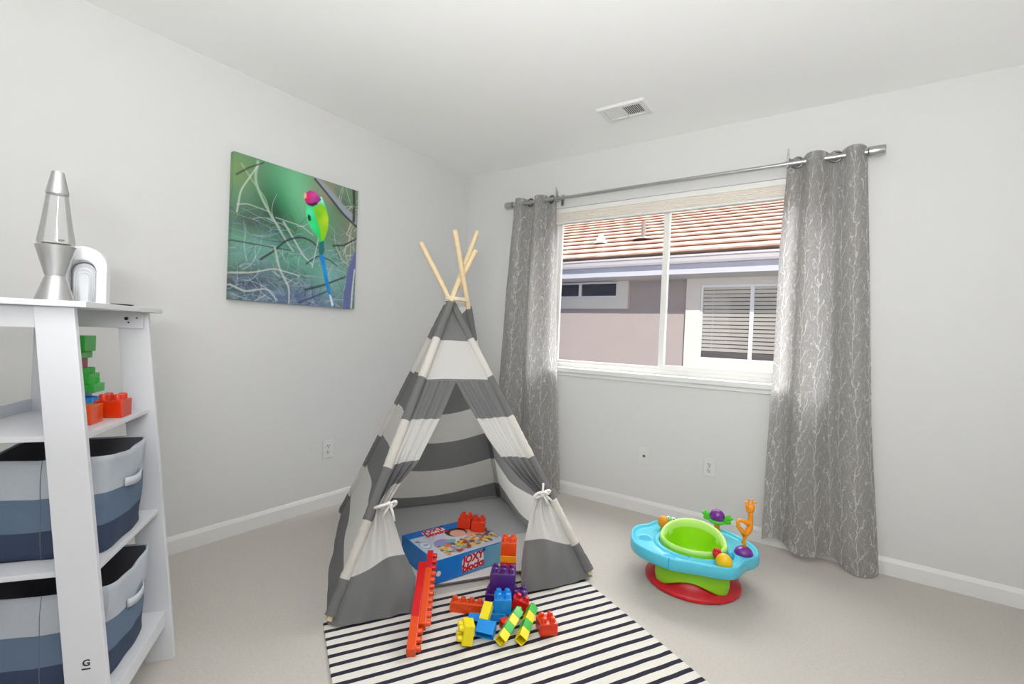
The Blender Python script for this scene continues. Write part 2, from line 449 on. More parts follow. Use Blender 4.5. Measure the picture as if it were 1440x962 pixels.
# ------------------------------------------------------------------ ceiling register
v = thing('ceiling_vent', 'white two bank ceiling air register near the window wall', 'vent', (1.553, -.475, CH))
M_vent = mat('vent_white', (226, 226, 226), .4, vary=.01)
bm = bmesh.new()
def slab_frame(x0, x1, y0, y1, ix, iy, z0, z1, bm):
    O = [(x0, y0), (x1, y0), (x1, y1), (x0, y1)]; I = [(x0+ix, y0+iy), (x1-ix, y0+iy), (x1-ix, y1-iy), (x0+ix, y1-iy)]
    L = [[bm.verts.new((x, y, z)) for x, y in P] for P, z in ((O, z1), (O, z1-.002), ([(a*.93, b*.9) for a, b in O], z0), (I, z0), (I, z1))]
    for s in range(5):
        for k in range(4): bm.faces.new((L[s][k], L[s][(k+1) % 4], L[(s+1) % 5][(k+1) % 4], L[(s+1) % 5][k]))
slab_frame(-.142, .142, -.093, .093, .036, .034, -.012, 0, bm)
obj('frame', bm, M_vent, v)
obj('duct_opening', span(-.107, .107, -.06, .06, -.0015, -.0005), M_dark, v)
obj('centre_bar', span(-.006, .006, -.0595, .0595, -.012, -.002), M_vent, v)
for s in (-1, 1):
    bm = bmesh.new()
    for k in range(9):
        x = s*.012+s*(k+.4)*.0103
        add_box(bm, (0, 0, 0), (.0095 if s < 0 else .0075, .119, .0012), Matrix.Translation((x, 0, -.0072)) @ Matrix.Rotation(math.radians(-24 if s < 0 else 30), 4, 'Y'))
    add_box(bm, (s*.056, .059, -.006), (.1, .002, .008)); add_box(bm, (s*.056, -.059, -.006), (.1, .002, .008))
    obj('louvre', bm, M_vent, v)
for x in (-.124, .124):
    obj('screw', lathe([(0, -.0025), (.003, -.002), (.0035, 0), (0, 0)], 12, c=(x, 0, -.0095)), M_steel_d, v)

# ------------------------------------------------------------------ bird canvas (painted print as a colour attribute on a fine grid)
def paint_canvas(nx, nz):
    y = np.linspace(0, 1, nx)[None, :].repeat(nz, 0); z = np.linspace(0, 1, nz)[:, None].repeat(nx, 1)   # y left->right, z bottom->top
    rs = np.random.RandomState(4)
    def sm(n, seed):
        r = np.random.RandomState(seed).rand(n+1, n+1); fx = y*n; fz = z*n
        i = np.minimum(fx.astype(int), n-1); j = np.minimum(fz.astype(int), n-1); a = fx-i; b = fz-j; a = a*a*(3-2*a); b = b*b*(3-2*b)
        return (r[j, i]*(1-a)+r[j, i+1]*a)*(1-b)+(r[j+1, i]*(1-a)+r[j+1, i+1]*a)*b
    C = np.zeros((nz, nx, 3))
    def mixc(c, m):
        m = np.clip(m, 0, 1)[..., None]; C[:] = C*(1-m)+np.array(lin(c))*m
    C[:] = lin((92, 140, 108))
    def blob(cy, cz, ry, rz, c, k=1., rot=0.):
        dy, dz = y-cy, z-cz; u = dy*math.cos(rot)+dz*math.sin(rot); w = -dy*math.sin(rot)+dz*math.cos(rot)
        mixc(c, k*np.exp(-((u/ry)**2+(w/rz)**2)))
    blob(.45, .85, .16, .3, (112, 190, 140)); blob(.35, .72, .10, .22, (70, 170, 115), .8, .4); blob(.02, .88, .14, .14, (120, 150, 90), .8)
    blob(.3, .62, .12, .25, (22, 78, 52), 1., .35); blob(.12, .55, .14, .12, (60, 70, 62), .8); blob(.4, .5, .12, .14, (40, 90, 66), .7)
    blob(.72, .92, .14, .12, (150, 140, 122), .9); blob(.95, .6, .14, .3, (128, 130, 112), .9); blob(.85, .85, .1, .1, (70, 110, 70), .8)
    blob(.15, .33, .25, .13, (110, 170, 150), .8); blob(.5, .3, .25, .15, (95, 160, 140), .8); blob(.1, .12, .25, .13, (62, 66, 72), .95)
    blob(.55, .04, .4, .12, (92, 104, 150), .95); blob(.78, .25, .14, .18, (120, 175, 165), .8); blob(.35, .2, .2, .08, (70, 92, 100), .7)
    m = sm(9, 3); mixc((60, 80, 80), .35*np.clip(m-.45, 0, 1)*(1-z)*2); m = sm(26, 5); mixc((150, 165, 175), .9*np.clip(m-.55, 0, 1)*np.clip(.45-z, 0, 1)*3)
    def line(pts, w0, w1, c, k=1.):
        pts = np.array(pts, float); n = 40; t = np.linspace(0, 1, n); # catmull style smooth
        seg = np.linspace(0, 1, len(pts)); Y = np.interp(t, seg, pts[:, 0]); Z = np.interp(t, seg, pts[:, 1])
        ker = np.ones(7)/7
        if len(pts) > 2:
            Y[3:-3] = np.convolve(Y, ker, 'valid'); Z[3:-3] = np.convolve(Z, ker, 'valid')
        best = np.full(y.shape, 9.); 
        for a in range(n-1):
            p = np.array([Y[a], Z[a]]); q = np.array([Y[a+1], Z[a+1]]); d = q-p; L = d@d+1e-12
            lo = np.minimum(p, q)-.03; hi = np.maximum(p, q)+.03
            i0, i1 = max(0, int(lo[0]*nx)), min(nx, int(hi[0]*nx)+1); j0, j1 = max(0, int(lo[1]*nz)), min(nz, int(hi[1]*nz)+1)
            if i1 <= i0 or j1 <= j0: continue
            yy, zz = y[j0:j1, i0:i1], z[j0:j1, i0:i1]
            tt = np.clip(((yy-p[0])*d[0]+(zz-p[1])*d[1])/L, 0, 1)
            dist = np.hypot(yy-p[0]-tt*d[0], zz-p[1]-tt*d[1])/lerp(w0, w1, a/n)
            best[j0:j1, i0:i1] = np.minimum(best[j0:j1, i0:i1], dist)
        mixc(c, k*np.clip(1.6-best, 0, 1))
    # pale undergrowth twigs, dense in the lower half
    for i in range(420):
        y0 = rs.rand(); z0 = rs.rand()**1.6*.6; a = rs.rand()*PI*2; L = .06+.26*rs.rand(); da = rs.randn()*.5
        c = [(150, 166, 186), (128, 146, 178), (190, 198, 202), (104, 122, 160), (56, 66, 88), (110, 140, 150)][rs.randint(6)]
        P = [(y0, z0)]
        for q in range(4):
            a += da*.5+rs.randn()*.25; P.append((P[-1][0]+L*.25*math.cos(a), P[-1][1]+L*.2*math.sin(a)))
        line(P, .0022+.002*rs.rand(), .0014, c, .22+.4*rs.rand())
    for i in range(22):
        y0 = .78+.22*rs.rand(); z0 = .35+.5*rs.rand(); a = 1.2+.8*rs.randn(); L = .1+.2*rs.rand()
        line([(y0, z0), (y0+.5*L*math.cos(a)+.02*rs.randn(), z0+.5*L*math.sin(a)), (y0+L*math.cos(a), z0+L*math.sin(a))], .005, .002, (190, 190, 170), .6)
    W = (205, 212, 205); D = (40, 48, 52)
    line([(.16, .98), (.14, .85), (.2, .72), (.3, .58), (.38, .47), (.44, .4)], .009, .006, (165, 190, 165), .8)
    line([(.05, .93), (.14, .82), (.22, .74), (.27, .6)], .006, .004, (150, 175, 140), .7); line([(.03, .6), (.05, .75), (.12, .88), (.17, .97)], .006, .004, W, .6)
    line([(.02, .85), (.1, .92), (.2, .985)], .006, .005, (50, 60, 48), .8); line([(.03, .65), (.1, .67), (.25, .65)], .004, .003, W, .5)
    line([(.36, .6), (.45, .48), (.52, .38), (.6, .32)], .007, .005, W, .6); line([(.2, .3), (.3, .38), (.38, .47), (.5, .52), (.6, .5), (.64, .46)], .007, .006, D, .9)
    line([(.0, .4), (.2, .4), (.42, .4)], .005, .004, D, .75); line([(.55, .32), (.65, .4), (.75, .38), (.82, .34)], .006, .004, D, .8)
    line([(.78, .5), (.88, .52), (1., .6)], .007, .005, D, .9); line([(.55, .12), (.7, .17), (.9, .26)], .009, .006, D, .85); line([(.5, .02), (.6, .06), (.75, .13)], .008, .006, (60, 66, 96), .8)
    line([(.6, .3), (.64, .5), (.65, .6)], .004, .004, W, .6); line([(.3, .62), (.5, .6), (.6, .55)], .004, .003, W, .5); line([(.3, .4), (.34, .25), (.42, .12), (.42, .0)], .007, .005, W, .6)
    line([(0, .18), (.15, .2), (.3, .25), (.5, .22)], .006, .004, W, .6); line([(.0, .1), (.1, .06), (.25, .1), (.33, .02)], .006, .004, W, .6)
    # big pale branches right
    line([(.62, .995), (.75, .9), (.88, .8), (1.0, .74)], .02, .03, (150, 156, 168), .95); line([(.6, .985), (.74, .875), (.86, .775), (.99, .7)], .008, .008, (36, 40, 48), .9)
    line([(.955, 1.), (.965, .9), (.965, .74)], .012, .012, (38, 40, 44), .9); line([(.78, .96), (.88, .9), (.96, .86)], .01, .01, (96, 130, 120), .7)
    line([(1., .45), (.95, .3), (.93, .12), (.92, 0)], .03, .04, (96, 104, 158), .95); line([(.99, .33), (.975, .15), (.97, 0)], .006, .006, (215, 215, 220), .8)
    # the parrot
    def poly(pts, c, soft=.006, grad=None):
        pts = np.array(pts); inside = np.zeros(y.shape, bool); dmin = np.full(y.shape, 9.)
        for a in range(len(pts)):
            p, q = pts[a], pts[(a+1) % len(pts)]
            cond = (p[1] > z) != (q[1] > z); xi = (q[0]-p[0])*(z-p[1])/((q[1]-p[1]) if q[1] != p[1] else 1e-9)+p[0]
            inside ^= cond & (y < xi)
            d = q-p; tt = np.clip(((y-p[0])*d[0]+(z-p[1])*d[1])/(d@d), 0, 1); dmin = np.minimum(dmin, np.hypot(y-p[0]-tt*d[0], z-p[1]-tt*d[1]))
        m = np.where(inside, 1., 1-dmin/soft); m = np.clip(m, 0, 1); mixc(c, m); 
        if grad:
            for cy, cz, r, cc, k in grad: mixc(cc, m*k*np.exp(-((y-cy)**2+(z-cz)**2)/r**2))
    body = [(.535, .76), (.56, .80), (.62, .85), (.66, .86), (.70, .79), (.725, .72), (.725, .64), (.705, .58), (.69, .5), (.66, .5), (.64, .55), (.58, .6), (.55, .65), (.535, .7)]
    poly(body, (30, 205, 90), grad=[(.56, .72, .05, (90, 240, 190), .7), (.66, .85, .05, (150, 250, 210), 1.), (.59, .62, .05, (60, 230, 160), .6)])
    poly([(.60, .76), (.655, .81), (.70, .77), (.725, .7), (.722, .62), (.70, .55), (.675, .52), (.66, .6), (.63, .68)], (140, 205, 10), grad=[(.7, .7, .05, (200, 225, 30), .8), (.64, .72, .04, (95, 190, 0), .7)])
    poly([(.555, .7), (.57, .69), (.575, .66), (.56, .655), (.55, .675)], (25, 60, 40))
    poly([(.655, .5), (.69, .52), (.70, .45), (.672, .38), (.655, .42)], (30, 110, 110))
    poly([(.515, .835), (.53, .86), (.56, .885), (.60, .885), (.64, .86), (.655, .84), (.62, .80), (.59, .775), (.555, .77), (.53, .79)], (185, 30, 130), grad=[(.54, .83, .035, (225, 25, 90), .9), (.6, .86, .04, (225, 90, 170), .6), (.63, .83, .03, (110, 40, 140), .7)])
    poly([(.515, .85), (.53, .855), (.53, .825), (.515, .815)], (240, 180, 150)); poly([(.535, .785), (.56, .775), (.585, .773), (.625, .80), (.615, .81), (.57, .785)], (60, 20, 70))
    poly([(.655, .41), (.70, .40), (.745, .2), (.78, .08), (.765, .07), (.73, .16), (.685, .32)], (0, 130, 205), grad=[(.7, .3, .05, (0, 160, 230), .5)])
    poly([(.76, .1), (.775, .09), (.80, .02), (.785, .01)], (205, 225, 240))
    return C
cy0, cy1, cz0, cz1 = -1.889, -1.130, 1.254, 2.012
cv = thing('canvas_picture', 'square canvas print of a green parrot with plum head on left wall', 'picture', (0, (cy0+cy1)/2, (cz0+cz1)/2))
NX, NZ = 400, 400
TH = .036
hw, hh = (cy1-cy0)/2, (cz1-cz0)/2
me = bpy.data.meshes.new('printed_canvas')
ys = np.linspace(-hw, hw, NX); zs_ = np.linspace(-hh, hh, NZ)
co = np.zeros((NZ, NX, 3)); co[..., 0] = TH; co[..., 1] = ys[None, :]; co[..., 2] = zs_[:, None]
idx = np.arange(NZ*NX).reshape(NZ, NX)
faces = np.stack([idx[:-1, :-1], idx[:-1, 1:], idx[1:, 1:], idx[1:, :-1]], -1).reshape(-1, 4)
ringi = np.concatenate([idx[0, :-1], idx[:-1, -1], idx[-1, :0:-1], idx[:0:-1, 0]])
backv = co.reshape(-1, 3)[ringi].copy(); backv[:, 0] = .002
nb = len(ringi); base = NX*NZ
side = np.array([[ringi[k], base+k, base+(k+1) % nb, ringi[(k+1) % nb]] for k in range(nb)])
me.from_pydata(np.concatenate([co.reshape(-1, 3), backv]).tolist(), [], faces.tolist()+side.tolist())
colr = paint_canvas(NX, NZ).reshape(-1, 3); colr = np.concatenate([colr, colr[ringi]])
ca = me.color_attributes.new('print', 'FLOAT_COLOR', 'POINT')
ca.data.foreach_set('color', np.concatenate([colr, np.ones((len(colr), 1))], 1).astype(np.float32).ravel())
me.materials.append(attr_mat('canvas_print', 'print', .55)); o = bpy.data.objects.new('printed_canvas', me); COL.objects.link(o); o.parent = cv
obj('stretcher_frame', rect_frame(-hw+.004, hw-.004, -hh+.004, hh-.004, 0, .03, .03), mat('stretcher_wood', (200, 180, 150), .7), cv).matrix_local = Matrix(((0, 1, 0, 0), (1, 0, 0, 0), (0, 0, 1, 0), (0, 0, 0, 1)))

# ------------------------------------------------------------------ striped rug
Ls = V(.8745, -.485, 0); Ss = V(.485, .8745, 0)
def rug_mat():
    t = NT('rug_weave'); s = t.node('ShaderNodeSeparateXYZ'); oc = t.coord(); t.link(oc, s.inputs[0])
    nz = t.noise(9, 2, oc); x = t.math('ADD', s.outputs[0], t.math('MULTIPLY_ADD', nz, .008, -.004))
    fr = t.math('FRACT', t.math('ADD', t.math('DIVIDE', t.math('SUBTRACT', x, 2.619-2.6), .0488), 100.5))
    m = t.math('LESS_THAN', t.math('ABSOLUTE', t.math('SUBTRACT', fr, .5)), .185)
    mp = t.node('ShaderNodeMapping'); mp.inputs['Scale'].default_value = (500, 160, 200); t.link(oc, mp.inputs[0])
    n2 = t.node('ShaderNodeTexNoise'); n2.inputs['Scale'].default_value = 1.; t.link(mp.outputs[0], n2.inputs['Vector'])
    c = t.mix(m, lin((228, 224, 216)), lin((38, 38, 54)))
    c = t.mix(t.math('MULTIPLY', n2.outputs[0], .16), c, lin((120, 116, 112)))
    t.link(c, t.b.inputs['Base Color']); t.b.inputs['Roughness'].default_value = .95
    t.b.inputs['Specular IOR Level'].default_value = .1; t.bump(n2.outputs[0], .5, .003); return t.m
rg = obj('striped_rug', None or boxbm((0, 0, .004), (1.5, 1.127, .008)), rug_mat(), bevel=.003)
rc = 2.61*Ls + (-.6535)*Ss
rg.matrix_world = frame_mat((rc.x, rc.y, 0), Ls, Ss, V(0, 0, 1))
tag(rg, 'white flat woven rug with thin navy stripes lying before the tent', 'rug')

# ------------------------------------------------------------------ play tent
tent = thing('play_tent', 'grey and white striped teepee play tent with four wooden poles', 'tent', (.918, -1.153, 0))
TO = Vector(tent.location)
def tl(p): return Vector(p)-TO
FEET = dict(FL=V(1.088, -1.984, 0), FR=V(1.718, -1.006, 0), BL=V(.162, -1.258, 0), BR=V(.704, -.364, 0))
CROSS = dict(FL=V(.925, -1.182, 1.307), FR=V(.880, -1.152, 1.311), BL=V(.884, -1.120, 1.346), BR=V(.927, -1.059, 1.299))
TIP = dict(FL=1.715, FR=1.62, BL=1.575, BR=1.65)
def pole_at(k, z):
    f, c = FEET[k], CROSS[k]; return f+(c-f)*(z/c.z)
for k in FEET:
    a, b = pole_at(k, .021 if k[0] == 'F' else .012), pole_at(k, TIP[k]); bm = tube([tl(a), tl(lerp(a, b, .5)), tl(b)], .0135, 14)
    obj('pole', bm, M_wood, tent, smooth=True, angle=40)
# front plane coordinates
FC = (FEET['FL']+FEET['FR'])/2; FE = (FEET['FR']-FEET['FL']).normalized(); APEX = V(.90, -1.175, 1.305)
FN = FE.cross((APEX-FC).normalized()).normalized()
if FN.y > 0: FN = -FN
FW = (FEET['FR']-FEET['FL']).length
def fpt(s, h, off=0.):
    upv = (APEX-FC)-FE*((APEX-FC).dot(FE)); return FC+FE*s+upv*(h/1.305)+FN*off
def s_pole(h, sgn): return sgn*FW/2*(1-h/1.305)-.0175*h/1.305
# sleeves around the poles
for k, zt in (('FL', 1.285), ('FR', 1.285), ('BR', 1.27), ('BL', 1.27)):
    def SL(u, v, k=k, zt=zt):
        z = lerp(.035 if k[0] == 'F' else .010, zt, v); p = pole_at(k, z); d = (CROSS[k]-FEET[k]).normalized(); a = d.orthogonal().normalized(); b = d.cross(a)
        ru = .0215+.0035*noise.noise((u*6+3*ord(k[0]), z*55, ord(k[1])))*(1.6 if z < .35 else .7)+.004*sstep(.16, .03, z)
        return tl(p+ru*(math.cos(2*PI*u)*a+math.sin(2*PI*u)*b))
    o = obj('pole_sleeve', grid(SL, 16, 170, lambda u, v, zt=zt: (u*.14, lerp(.035, zt, v)), closed_u=True), M_cloth, tent, smooth=True)
# side and back panels
def panel(name, k0, k1, ztop, sag, vshift, wr, seed, zb=.012, bulge=0.):
    n_in = None
    def P(u, v):
        z0 = lerp(lerp(.012 if k0[0] == 'F' else .003, .003, u) if zb < .05 else zb, ztop, v); a, b = pole_at(k0, z0), pole_at(k1, z0); p = a.lerp(b, u)
        inw = V(.918, -1.153, 0)-V(p.x, p.y, 0); inw = inw.normalized() if inw.length > 1e-4 else V(0, 0, 0)
        w = math.sin(PI*u)
        p = p+inw*(sag*w*(1-.4*v))-inw*bulge*w**.6*sstep(.38, 0, v)+inw*wr*noise.noise((u*3+seed, v*5, seed))*w
        if v < .12: p += -inw*.03*w*(1-v/.12)*noise.noise((u*7, seed, 3.))*.4
        p.z -= sag*.35*w*v*(1-v)*2
        return tl(p)
    o = obj(name, grid(P, 36, 60, lambda u, v: (u, lerp(zb, ztop, v)+vshift*math.sin(PI*u)+vshift*.4)), M_cloth, tent, smooth=True)
panel('side_panel', 'FL', 'BL', 1.27, .03, .0, .02, 1.3, bulge=.05)
panel('side_panel', 'FR', 'BR', 1.27, .05, .04, .02, 5.1)
panel('back_panel', 'BL', 'BR', 1.26, .05, .045, .02, 8.7)
def FT(u, v):
    h = lerp(.875, 1.27, v); s = lerp(s_pole(h, -1), s_pole(h, 1), u); return tl(fpt(s, h, -.006+.010*math.sin(PI*u)+.004*noise.noise((u*4, v*3, 9))))
o = obj('front_top_panel', grid(FT, 30, 24, lambda u, v: (u*.4, lerp(.875, 1.27, v)+.008)), M_cloth, tent, smooth=True)
# tied back entrance flaps
L_in = [(0, -.272), (.025, -.262), (.12, -.247), (.168, -.27), (.209, -.291), (.308, -.325), (.37, -.350), (.385, -.350), (.456, -.296), (.534, -.215), (.61, -.167), (.705, -.105), (.76, -.072), (.885, -.004)]
L_v = [(0, 0), (.197, .145), (.36, .27), (.38, .28), (.456, .33), (.534, .515), (.705, .705), (.885, .89)]
R_in = [(0, .215), (.031, .211), (.111, .228), (.192, .257), (.295, .297), (.345, .325), (.365, .335), (.38, .328), (.44, .265), (.526, .196), (.626, .128), (.70, .088), (.776, .048), (.885, -.006)]
R_v = [(0, -.02), (.186, .145), (.34, .30), (.37, .335), (.44, .40), (.526, .515), (.70, .705), (.885, .89)]
def flap(name, sgn, Lin, Lv, tie_h, seed):
    hs = [.0, .88]
    def VH(u, v):
        h = lerp(.0, .885, v); return h, lerp(h+(0 if sgn < 0 else 0), interp(h, Lv), sstep(.0, .75, u))
    def P(u, v):
        h = lerp(.002, .885, v); so = s_pole(h, sgn); si = interp(h, Lin); s = lerp(so, si, u)
        g = math.exp(-((h-tie_h)/.14)**2)                      # gathered near the tie
        fold = (.006+.013*g)*math.sin(u*(4.2*2*PI if h > tie_h else 3.1*2*PI)+seed)*sstep(0, .2, u)
        low = sstep(.30, .08, h)
        off = .008+fold*(1 if h > tie_h else .85)+low*(.035*math.sin(PI*min(1, u*.9))+.012*math.sin(u*7+h*9+seed)) + .005*noise.noise((u*4+seed, h*8, 2))
        off -= .012*(1-sstep(0, .15, u))
        p = fpt(s, h, off+.02*sstep(.6, 1, u)*g)
        p.z = max(p.z, .016+.004*math.sin(u*9))
        return tl(p)
    o = obj(name, grid(P, 70, 90, lambda u, v: (u*.5, VH(u, v)[1])), M_cloth, tent, smooth=True)
flap('entrance_flap', -1, L_in, L_v, .378, .5)
flap('entrance_flap', 1, R_in, R_v, .36, 2.2)
def tie(s, h, off, spread, tails, big):
    c = fpt(s, h, off); bm = bmesh.new()
    def loop(dx, dz, r, w):
        pts = []
        for k in range(13):
            a = 2*PI*k/12; pts.append(tl(c+FE*(dx*(1-math.cos(a))*.5+.3*dz*math.sin(a))+V(0, 0, 1)*(dz*math.sin(a)*.6+dx*.25*(1-math.cos(a))*.3)+FN*(.008*math.sin(a))))
        tube(pts, w, 8, bm)
    loop(big, .018, .01, .006); loop(-big, .018, .01, .006)
    for dx, dz in tails: tube([tl(c), tl(c+FE*dx*.5+V(0, 0, dz*.4)+FN*.008), tl(c+FE*dx+V(0, 0, dz)+FN*.01)], .0055, 8, bm)
    ellip(tl(c), (.014, .014, .013), bm=bm, seg=12, rings=8)
    tube([tl(c-FE*spread*(1-math.cos(a))*.5+FN*.03*math.sin(a)+V(0, 0, .006*math.cos(a))) for a in [2*PI*k/14 for k in range(15)]], .006, 8, bm)
    obj('tie_back', bm, M_tie, tent, smooth=True)
tie(-.345, .378, .045, .06, [(.02, -.07), (-.028, -.05)], .025)
tie(.355, .362, .055, -.02, [(.03, -.06), (.0, .05), (.05, -.04)], .04)
# cord lashing
bm = bmesh.new(); pts = []
for k in range(90):
    a = 2*PI*k/22; z = 1.30+.012*math.sin(a*.5)+.004*k/22; pts.append(tl(V(.9085+.045*math.cos(a), -1.125+.075*math.sin(a), z)))
tube(pts, .0035, 6, bm); obj('lashing_cord', bm, M_rope, tent, smooth=True)
# floor mat
def MF(u, v):
    a = FEET['BL'].lerp(FEET['BR'], u); b = FEET['FL'].lerp(FEET['FR'], u); c = V(.92, -1.15, 0)
    p = a.lerp(b, .03+.86*v); p = c+(p-c)*.97; p.z = .0115+.0012*noise.noise((u*9, v*9, 1.5)); return tl(p)
def mat_mat():
    t = NT('tent_mat'); s = t.node('ShaderNodeSeparateXYZ'); t.link(t.coord('UV'), s.inputs[0])
    hem = t.math('GREATER_THAN', s.outputs[1], .987); wh = t.math('GREATER_THAN', s.outputs[1], .60)
    c = t.mix(wh, lin((190, 191, 193)), lin((228, 225, 220))); c = t.mix(hem, c, lin((96, 96, 98)))
    c = t.mix(t.math('MULTIPLY', t.noise(200, 2), .12), c, (.1, .1, .1)); t.link(c, t.b.inputs['Base Color']); t.b.inputs['Roughness'].default_value = .9
    t.bump(t.noise(18, 4), .3, .01); return t.m
o = obj('floor_mat', grid(MF, 40, 40, lambda u, v: (u, v)), mat_mat(), tent, smooth=True); solidify(o, .002)

# ------------------------------------------------------------------ ladder shelf with bins
th = math.radians(53.9)
AX = V(-math.sin(th), math.cos(th), 0); BX = V(math.cos(th), math.sin(th), 0)
def W(a, b, z): return AX*a+BX*b+V(0, 0, z)
shelf_o = W(-2.295, -1.67, 0)
shelf = thing('ladder_shelf', 'white four tier ladder shelf with slanted legs standing at left edge', 'shelf unit', shelf_o, 0)
MS = frame_mat((0, 0, 0), AX, BX, V(0, 0, 1))
def sl(a0, a1, b0, b1, z0, z1, name, m=M_white, bev=.0015):
    bm = span(a0+2.295, a1+2.295, b0+1.67, b1+1.67, z0, z1); bmesh.ops.transform(bm, matrix=MS, verts=bm.verts)
    # MS flips handedness? keep normals right
    return obj(name, bm, m, shelf, bevel=bev)
def leg(a0, a1, bt0, bt1, bb0, bb1, z0, z1):
    bm = bmesh.new(); vs = {}
    for i, a in enumerate((a0, a1)):
        for j, (z, b0, b1) in enumerate(((z0, bb0, bb1), (z1, bt0, bt1))):
            for k, b in enumerate((b0, b1)): vs[i, j, k] = bm.verts.new(W(a, b, z)-shelf_o)
    for q in (((0, 0, 0), (0, 0, 1), (0, 1, 1), (0, 1, 0)), ((1, 0, 0), (1, 0, 1), (1, 1, 1), (1, 1, 0)), ((0, 0, 0), (1, 0, 0), (1, 1, 0), (0, 1, 0)),
              ((0, 0, 1), (1, 0, 1), (1, 1, 1), (0, 1, 1)), ((0, 0, 0), (1, 0, 0), (1, 0, 1), (0, 0, 1)), ((0, 1, 0), (1, 1, 0), (1, 1, 1), (0, 1, 1))):
        bm.faces.new([vs[i] for i in q])
    return obj('leg', bm, M_white, shelf, bevel=.0015)
ZT = 1.1525
near_leg = leg(-2.515, -2.499, -1.620, -1.543, -1.521, -1.434, 0, ZT)
far_leg = leg(-2.090, -2.074, -1.620, -1.537, -1.518, -1.4345, 0, ZT)
leg(-2.515, -2.499, -1.825, -1.745, -1.845, -1.765, 0, ZT)
leg(-2.090, -2.074, -1.825, -1.745, -1.845, -1.765, 0, ZT)
sl(-2.545, -2.058, -1.86, -1.507, ZT, 1.1665, 'top_board')
sl(-2.499, -2.484, -1.80, -1.555, 1.10, ZT, 'apron'); ap = sl(-2.106, -2.090, -1.80, -1.545, 1.10, ZT, 'apron')
for b_, z_, r_ in ((-1.588, 1.131, .0055), (-1.56, 1.134, .0025), (-1.582, 1.119, .0025)):
    bm = lathe([(0, 0), (r_, 0), (r_, .0015), (0, .0015)], 14)
    bmesh.ops.transform(bm, matrix=basis(-AX, BX, W(-2.1065, b_, z_)-shelf_o), verts=bm.verts); obj('screw_hole', bm, M_dark, ap)
for z, bf, bb in ((.84, -1.526, -1.825), (.51, -1.491, -1.835), (.17, -1.462, -1.84)):
    sl(-2.499, -2.090, bb, bf, z-.013, z, 'shelf_board')
    sl(-2.499, -2.090, bb-.012, bb, z-.013, z+.035, 'back_rail')
sl(-2.4985, -2.0905, -1.478, -1.4625, .118, .1565, 'front_rail')
# printed sticker near the foot of the near leg
st = bmesh.new(); bmesh.ops.transform
tpos = W(-2.5156, -1.530, .275)-shelf_o
def near_leg_b(z): return lerp(-1.4775, -1.5815, z/ZT)
MG = basis(-AX, BX, W(-2.5156, near_leg_b(.285)+.004, .285)-shelf_o)
text_obj('printed_letter', 'G', M_dark, .022, MG @ Matrix.Rotation(0, 4, 'Z'), near_leg, .0002, bold=.0006)
bm = boxbm((0, -.0145, 0), (.018, .0035, .0004), MG); obj('printed_underline', bm, M_dark, near_leg)

